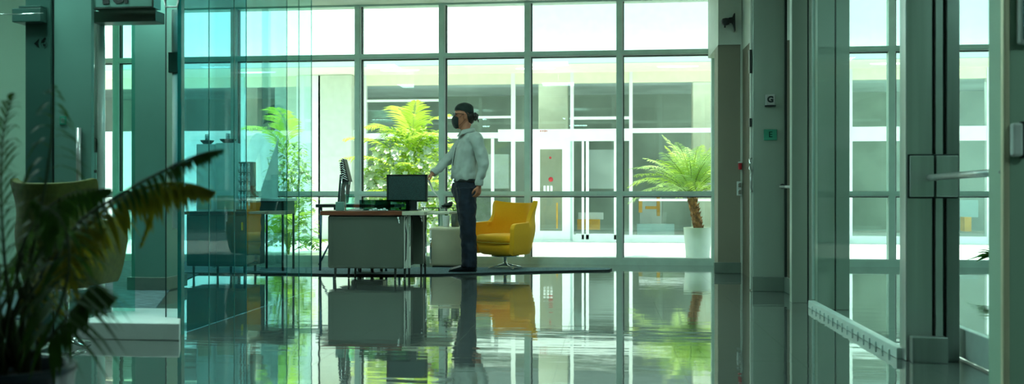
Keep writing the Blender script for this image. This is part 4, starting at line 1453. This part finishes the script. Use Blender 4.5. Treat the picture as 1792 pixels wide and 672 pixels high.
# door with pane and stickers
dx0, dx1 = X(929, YF), X(999, YF)
dr_ = bpart('door', M['fac_white'], X(930, YF), X(945, YF), YF - .03, YF + .03, .02, ZF(247, 965))
for a_, b_, c0, c1 in ((984, 998, 425, 247), (945, 984, 262, 247), (945, 984, 425, 404)):
    bpart('door_rail', M['fac_white'], X(a_, YF), X(b_, YF), YF - .03, YF + .03, ZF(c0 - 1, 965) if c0 < 420 else .02, ZF(c1, 965), parent=dr_)
bpart('door_pane', M['far_glass'], X(945, YF), X(984, YF), YF - .005, YF + .002, ZF(404, 965), ZF(262, 965), parent=dr_)
bpart('door_frame', M['fac_grey'], X(926, YF), X(930, YF), YF - .035, YF + .04, 0, ZF(243, 965), parent=dr_)
bpart('door_frame', M['fac_grey'], X(998, YF), X(1002, YF), YF - .035, YF + .04, 0, ZF(243, 965), parent=dr_)
bpart('handle', M['orange'], X(973, YF), X(976, YF), YF + .05, YF + .08, ZF(400, 975), ZF(355, 975), parent=dr_)
for px_, py_, r_ in ((964, 314, 4.2), (963, 276, 2.2)):
    MB().lathe([(0, -.004), (r_ * .0101, -.004), (r_ * .0101, .004), (0, .004)], n=20).xf(Matrix.Translation((X(px_, YF), YF - .012, ZF(py_, px_))) @ Matrix.Rotation(pi / 2, 4, 'X')).build('sticker', M['red'], dr_)
mk = MB()
for k in range(3):
    mk.box(X(951 + k * 6, YF), X(955 + k * 6, YF), YF - .010, YF - .006, ZF(335, 960), ZF(325, 960))
mk.build('notice', M['paper'], dr_)
mk = MB()
for (cx, rx, rz) in ((946.5, 1.6, 1.6), (950.5, 2.0, 1.3), (954, 1.4, 2.2), (957, 1.8, 1.2)):
    mk.ball((X(cx, YF), YF - .043, ZF(229.5, cx)), (rx * .0101, .004, rz * .0101), u=10, v=6)
mk.build('header_mark', M['pink'], bd)
# glazed bay right of the door
for px_, w_ in ((1020, 2.0), (1028, 2.6), (1077, 2.6)):
    bpart('facade_post', M['fac_white'], X(px_ - w_, YF), X(px_ + w_, YF), YF - .02, YF + .05, .02, ZF(247, 1030))
for (a_, b_) in ((1004, 1101), (1107, 1320)):
    bpart('window_pane', M['far_glass'], X(a_, YF), X(b_, YF), YF + .03, YF + .036, .1, sof)
bpart('window_pane', M['far_glass'], X(901, YF), X(998, YF), YF + .03, YF + .036, ZF(226, 960), sof)
bpart('window_pane', M['far_glass'], X(1320, YF), XB, YF + .03, YF + .036, .1, sof)
bpart('lower_rail', M['fac_white'], X(1008, YF), X(1078, YF), YF, YF + .05, ZF(417, 1040), ZF(409, 1040))
bpart('lower_rail', M['fac_white'], X(1118, YF), X(1300, YF), YF, YF + .05, ZF(352, 1200), ZF(348, 1200))
# furniture glimpsed inside the opposite rooms
for (a_, b_, c0, c1, yy_, mm, nm) in ((1010, 1050, 402, 384, 17.2, 'orange', 'counter_front'), (1012, 1056, 384, 372, 17.3, 'paper', 'counter_top'),
                                      (1120, 1158, 400, 345, 18.2, 'paper', 'lit_wall_panel'), (1115, 1180, 413, 392, 17.0, 'fac_grey', 'low_counter'),
                                      (1118, 1124, 372, 350, 17.6, 'orange', 'shelf_upright'), (1150, 1155, 378, 340, 17.6, 'orange', 'shelf_upright'),
                                      (1130, 1150, 366, 361, 17.6, 'orange', 'shelf_board'), (1688, 1700, 405, 380, 17.2, 'orange', 'orange_bin'),
                                      (1680, 1712, 380, 350, 17.6, 'fac_grey', 'cupboard'), (690, 770, 330, 250, 18.4, 'fac_room', 'back_partition'),
                                      (840, 890, 330, 270, 18.4, 'fac_room', 'back_partition'), (1030, 1076, 330, 262, 18.0, 'fac_room', 'back_partition')):
    bpart(nm, M[mm], X(a_, yy_), X(b_, yy_), yy_, yy_ + .2, H(c0, a_, yy_), H(c1, a_, yy_))
bpart('dark_screen', M['fac_dark'], X(1160, 17.4), X(1225, 17.4), 17.4, 17.5, .02, H(338, 1190, 17.4))
for px_, r_ in ((937, 34), (1186, 30), (700, 30), (450, 30), (1560, 30)):
    yy_ = 15.45
    L = MB().lathe([(0, -.012), (.30, -.012), (.31, 0), (0, 0)], n=28).xf(Matrix.Diagonal((1.1, .22, 1, 1))).build('soffit_light', M['soffit_lamp'], bd)
    L.location = (X(px_, yy_), yy_, sof)

# ---------------------------------------------------------------- plants


def frond(mb, st, base, az, L, el0, bend, nl, ll, lw, m, ms, twist=0.0, lean=.55, r0=.006, t0=.12, droop=.35, sag=None):
    """arching palm frond: rachis plus two rows of leaflets"""
    d = Vector((cos(az), sin(az), 0))
    p = Vector(base)
    pts = [p.copy()]
    tans = []
    n = 16
    for k in range(n):
        el = el0 - bend * (k / n) ** 1.2
        t = d * cos(el) + Vector((0, 0, sin(el)))
        t += Vector((-d.y, d.x, 0)) * twist * (k / n)
        t.normalize()
        tans.append(t)
        p = p + t * (L / n)
        pts.append(p.copy())
    tans.append(tans[-1])
    st.tube(pts, [r0 * (1 - .85 * k / n) for k in range(n + 1)], ms, n=5)
    side0 = Vector((-d.y, d.x, 0))
    for k in range(nl):
        u = t0 + (1 - t0) * k / (nl - 1)
        i = min(int(u * n), n - 1)
        q = pts[i].lerp(pts[i + 1], u * n - i)
        t = tans[i]
        sz = ll * (math.sin(pi * min(1, .18 + .80 * u)) ** .6) * random.uniform(.85, 1.1)
        for sg_ in (1, -1):
            dd = t * lean + side0 * sg_ * .8 + Vector((0, 0, random.uniform(.0, .30)))
            nrm = side0.cross(t) * -1
            leaf_blade(mb, q, dd, sz, lw * random.uniform(.8, 1.15), up=nrm if nrm.z > 0 else -nrm, m=m, fold=.3, droop=droop)


def palm_bush(name, label, x, y, z0, seeds, nfr, L, spread_el, ll, lw, mats, group=None, blossoms=0, leaves=0, R0=.5, HT_=1.5, extra=()):
    random.seed(seeds)
    root = empty(name, label, 'palm' if not leaves else 'bush', (x, y, z0), group=group)
    fo, st = MB(), MB()
    for k in range(nfr):
        az = random.uniform(0, 2 * pi)
        hz = random.uniform(.0, .35) * HT_
        el = random.uniform(*spread_el)
        frond(fo, st, (cos(az) * .05, sin(az) * .05, hz), az, L * random.uniform(.75, 1.1), el, random.uniform(.9, 1.7), 22, ll, lw, random.choice(mats), M['stem'])
    for e in extra:
        frond(fo, st, *e)
    if leaves:
        for k in range(leaves):
            u = random.random()
            a = random.uniform(0, 2 * pi)
            h = HT_ * random.uniform(.02, 1) ** .8
            r = R0 * math.sqrt(random.random()) * (1 - .55 * (h / HT_) ** 2)
            p = Vector((cos(a) * r, sin(a) * r * .6, h))
            dd = Vector((cos(a) + random.uniform(-.6, .6), sin(a) + random.uniform(-.6, .6), random.uniform(-.3, .9)))
            leaf_blade(fo, p, dd, random.uniform(.06, .13), random.uniform(.025, .045), m=random.choice(mats), droop=.3)
        for k in range(16):
            a = random.uniform(0, 2 * pi)
            r = R0 * random.random() * .8
            st.tube([(0, 0, 0), (cos(a) * r * .5, sin(a) * r * .3, HT_ * .4), (cos(a) * r, sin(a) * r * .6, HT_ * random.uniform(.6, .9))], [.012, .009, .004], M['stem'], n=5)
    fo.build('foliage', None, root)
    st.build('stems', None, root)
    if blossoms:
        bl_ = MB()
        for k in range(blossoms):
            a = random.uniform(0, 2 * pi)
            h = HT_ * random.uniform(.1, .85)
            r = R0 * random.uniform(.5, 1) * (1 - .5 * (h / HT_) ** 2)
            c = Vector((cos(a) * r, sin(a) * r * .62, h))
            for j in range(5):
                q = 2 * pi * j / 5 + random.random()
                leaf_blade(bl_, c, Vector((cos(q), -.4, sin(q))), .050, .042, up=Vector((0, -1, 0)), droop=0)
        bl_.build('blossoms', M['blossom'], root)
    return root


YB1 = 12.35
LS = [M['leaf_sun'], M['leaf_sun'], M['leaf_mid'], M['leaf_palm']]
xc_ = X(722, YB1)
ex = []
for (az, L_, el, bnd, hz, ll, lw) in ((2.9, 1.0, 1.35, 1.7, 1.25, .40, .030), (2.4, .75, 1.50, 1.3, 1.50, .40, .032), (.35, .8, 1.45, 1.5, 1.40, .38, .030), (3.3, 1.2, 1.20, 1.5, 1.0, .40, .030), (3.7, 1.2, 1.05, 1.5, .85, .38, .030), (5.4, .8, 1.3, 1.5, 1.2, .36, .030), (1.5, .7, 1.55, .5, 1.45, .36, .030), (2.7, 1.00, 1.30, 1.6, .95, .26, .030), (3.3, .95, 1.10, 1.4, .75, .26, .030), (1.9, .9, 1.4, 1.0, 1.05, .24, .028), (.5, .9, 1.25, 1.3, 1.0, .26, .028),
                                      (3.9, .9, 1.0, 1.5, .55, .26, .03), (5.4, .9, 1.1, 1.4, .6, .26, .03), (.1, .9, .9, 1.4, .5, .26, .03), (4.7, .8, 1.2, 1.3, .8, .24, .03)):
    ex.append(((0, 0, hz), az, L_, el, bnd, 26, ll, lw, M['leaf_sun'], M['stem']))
palm_bush('flowering_palm_bush', 'large sunlit yellow-green palm bush with white blossoms just outside the window behind the monitor', xc_, YB1, -.02, 11, 10, .9, (.5, 1.4), .24, .028, LS, blossoms=650, leaves=3200, R0=.90, HT_=1.72, extra=ex)  # many white blossoms also imitate bright highlights among the leaves
palm_bush('flowering_palm_bush', 'bright green bush with white blossoms seen outside through the end of the glass wall', X(505, YB1), YB1, -.02, 23, 8, .8, (.5, 1.3), .22, .026, LS, blossoms=60, leaves=1000, R0=.42, HT_=1.55, extra=ex[:2])

# potted palm
YP1 = 11.75
pp = empty('potted_palm', 'bright young palm with a brown trunk in a tall white planter outside the window', 'palm', (X(1221, YP1), YP1, -.02))
pz = H(398, 1221, YP1) + .02
pr = (X(1247, YP1) - X(1197, YP1)) / 2
MB().lathe([(0, 0), (pr * .80, 0), (pr * .83, .02), (pr, pz), (pr * .92, pz), (pr * .9, pz - .03), (0, pz - .03)], n=40).build('planter', M['pot_white'], pp)
MB().lathe([(0, pz - .035), (pr * .9, pz - .035), (0, pz - .01)], n=24).build('soil', M['soil'], pp)
tk = MB()
cz = H(346, 1221, YP1) + .02
dxp = lambda p: X(p, YP1) - X(1221, YP1)
tk.tube([(dxp(1222), 0, pz - .03), (dxp(1220), 0, pz + .10), (dxp(1213), 0, pz + .26), (dxp(1211), 0, cz)], [.060, .055, .050, .058], n=14)
for k in range(46):
    a = k * 2.4
    z_ = pz + .0 + (cz - pz) * k / 46
    u = k / 46
    cx = dxp(1222 - 11 * u)
    tk.tube([(cx + cos(a) * .048, sin(a) * .048, z_), (cx + cos(a) * .072, sin(a) * .072, z_ + .035)], [.016, .004], n=5)
tk.build('trunk', M['bark'], pp)
random.seed(5)
fo, st = MB(), MB()
base = (dxp(1211), 0, cz)
for k in range(44):
    az = k * 2.399
    el = R(88) - (k / 44) * R(60)
    L_ = random.uniform(.62, 1.0)
    frond(fo, st, base, az, L_, el, random.uniform(.25, 1.25) + .5 * k / 44, 30, .20, .013, M['leaf_palm'] if k % 3 else M['leaf_sun'], M['stem'], t0=.25, r0=.008)
fo.build('foliage', None, pp)
st.build('stems', None, pp)

# small plant beyond the glass door on the right
sp = pot('potted_plant', 'small dark broad-leaved plant in a low pot seen through the glass door', (X(1752, 9.0), 9.0, 0), .10, .26, M['pot_dark'], cat='plant')
fo = MB()
for k in range(16):
    a = random.uniform(0, 2 * pi) if k > 6 else pi + random.uniform(-.5, .5)
    leaf_blade(fo, Vector((0, 0, .24)), Vector((cos(a), sin(a) * .6, random.uniform(.1, .7))), random.uniform(.18, .32), .09, m=M['leaf_mid'], droop=.3)
fo.build('foliage', None, sp)

# the blurred palm close to the camera
random.seed(9)
YG = 2.1
fp = empty('areca_palm', 'large dark arching palm in a dark pot close to the camera beside the glass wall', 'palm', (X(32, YG), YG, 0))
zt = H(640, 32, YG)
rp_ = X(118, YG) - X(32, YG)
MB().lathe([(0, 0), (rp_ * .72, 0), (rp_ * .76, .01), (rp_ * 1.0, zt - .02), (rp_ * 1.03, zt - .02), (rp_ * 1.03, zt), (rp_ * .92, zt), (rp_ * .9, zt - .03), (0, zt - .03)], n=40).build('pot', M['pot_dark'], fp)
MB().lathe([(0, zt - .035), (rp_ * .9, zt - .035), (0, zt - .01)], n=24).build('soil', M['soil'], fp)


def fpath(mb, st, pts, ll, lw, m, nl=26, r0=.006, side=1.0, t0=.2, droop=.6, both=True, down=.5):
    P, rr_ = smooth_pts(pts, [r0 * (1 - .8 * i / (len(pts) - 1)) for i in range(len(pts))], 8)
    st.tube(P, rr_, M['leaf_yellow'] if m == M['leaf_yellow'] else M['stem_dark'], n=6)
    n = len(P) - 1
    for k in range(nl):
        u = t0 + (1 - t0) * k / (nl - 1)
        i = min(int(u * n), n - 1)
        q = P[i].lerp(P[i + 1], u * n - i)
        t = (P[min(i + 1, n)] - P[max(i - 1, 0)]).normalized()
        sd_ = t.cross(Vector((0, 0, 1)))
        if sd_.length < .05:
            sd_ = Vector((0, 1, 0))
        sd_.normalize()
        sz = ll * (sin(pi * min(1, .25 + .73 * u)) ** .9) * random.uniform(.85, 1.12)
        for sg_ in ((1, -1) if both else (1,)):
            dd = t * .62 + sd_ * sg_ * .55 + Vector((0, 0, -down * random.uniform(.6, 1.2)))
            leaf_blade(mb, q, dd, sz, lw * random.uniform(.8, 1.2), up=Vector((0, -.3, 1)), m=m, droop=droop * random.uniform(.6, 1.2))


M['stem_dark'] = mat('dark_green_stem', (.035, .05, .012), .6)
lx = lambda px, y=YG: X(px, y) - X(32, YG)
lz = lambda py, px, y=YG: H(py, px, y)
fo, st = MB(), MB()
gpt = lambda px, py, y=YG: (lx(px, y), y - YG, lz(py, px, y))
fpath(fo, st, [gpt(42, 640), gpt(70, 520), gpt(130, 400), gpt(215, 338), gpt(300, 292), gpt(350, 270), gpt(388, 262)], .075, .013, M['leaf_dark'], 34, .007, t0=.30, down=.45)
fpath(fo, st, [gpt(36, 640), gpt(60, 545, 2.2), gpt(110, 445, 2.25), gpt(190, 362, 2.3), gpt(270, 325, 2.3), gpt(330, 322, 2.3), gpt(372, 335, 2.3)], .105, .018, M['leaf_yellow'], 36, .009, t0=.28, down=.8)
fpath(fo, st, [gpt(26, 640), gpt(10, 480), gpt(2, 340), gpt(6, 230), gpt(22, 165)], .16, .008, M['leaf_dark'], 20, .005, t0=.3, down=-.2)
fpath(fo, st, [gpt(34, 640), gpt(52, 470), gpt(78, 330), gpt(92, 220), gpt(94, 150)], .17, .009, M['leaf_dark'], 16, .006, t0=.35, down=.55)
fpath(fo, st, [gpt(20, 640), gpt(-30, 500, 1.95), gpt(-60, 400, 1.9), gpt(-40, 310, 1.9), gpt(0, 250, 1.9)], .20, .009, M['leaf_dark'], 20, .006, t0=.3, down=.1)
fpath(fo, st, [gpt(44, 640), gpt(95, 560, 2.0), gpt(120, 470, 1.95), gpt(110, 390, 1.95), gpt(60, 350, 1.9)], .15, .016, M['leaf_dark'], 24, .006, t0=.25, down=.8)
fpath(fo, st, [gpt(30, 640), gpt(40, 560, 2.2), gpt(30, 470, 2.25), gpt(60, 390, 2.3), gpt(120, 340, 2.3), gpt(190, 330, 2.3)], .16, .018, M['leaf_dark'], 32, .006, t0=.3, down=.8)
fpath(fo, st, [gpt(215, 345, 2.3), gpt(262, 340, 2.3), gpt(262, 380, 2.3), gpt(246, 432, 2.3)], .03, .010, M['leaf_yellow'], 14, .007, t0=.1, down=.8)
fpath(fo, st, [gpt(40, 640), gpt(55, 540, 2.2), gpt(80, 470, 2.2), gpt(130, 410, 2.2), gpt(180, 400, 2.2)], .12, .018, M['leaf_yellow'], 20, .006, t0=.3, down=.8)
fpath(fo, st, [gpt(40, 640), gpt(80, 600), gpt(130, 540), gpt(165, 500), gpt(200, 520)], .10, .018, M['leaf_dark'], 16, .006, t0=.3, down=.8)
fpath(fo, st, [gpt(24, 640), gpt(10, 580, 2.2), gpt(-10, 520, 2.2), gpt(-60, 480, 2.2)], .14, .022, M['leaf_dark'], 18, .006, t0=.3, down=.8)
for k in range(12):
    a = random.uniform(0, 2 * pi)
    x_, y_ = cos(a) * .05, sin(a) * .05
    st.tube([(x_, y_, zt - .02), (x_ * .9 + random.uniform(-.03, .03), y_, zt + .12), (x_ + random.uniform(-.06, .08), y_, zt + random.uniform(.18, .3))], [.009, .007, .003], M['stem_dark'], n=6)
fo.build('foliage', None, fp)
st.build('stems', None, fp)

# ================================================================== LIGHT
w = bpy.data.worlds.new('sky')
sc.world = w
w.use_nodes = True
nt = w.node_tree
bg = nt.nodes['Background']
tc = nt.nodes.new('ShaderNodeTexCoord')
no = nt.nodes.new('ShaderNodeTexNoise')
no.inputs['Scale'].default_value = 1.6
no.inputs['Detail'].default_value = 4
cr = nt.nodes.new('ShaderNodeValToRGB')
cr.color_ramp.elements[0].position = .35
cr.color_ramp.elements[1].position = .65
cr.color_ramp.elements[0].color = (.62, .93, .91, 1)
cr.color_ramp.elements[1].color = (.74, 1.0, .97, 1)
nt.links.new(tc.outputs['Generated'], no.inputs['Vector'])
nt.links.new(no.outputs[0], cr.inputs[0])
nt.links.new(cr.outputs[0], bg.inputs[0])
bg.inputs[1].default_value = 2.1
sd = bpy.data.lights.new('sun', 'SUN')
sd.energy = 8.5
sd.color = (1.0, .98, .82)
sd.angle = R(.8)
so = bpy.data.objects.new('sun', sd)
COL.objects.link(so)
dirv = Vector((-.62, .30, -1.0))          # travelling direction of the light
so.rotation_euler = dirv.to_track_quat('-Z', 'Y').to_euler()
sc.cycles.max_bounces = 14
sc.cycles.transparent_max_bounces = 40
sc.cycles.glossy_bounces = 6
sc.cycles.sample_clamp_indirect = 6.0
sc.cycles.caustics_reflective = False
sc.cycles.caustics_refractive = False
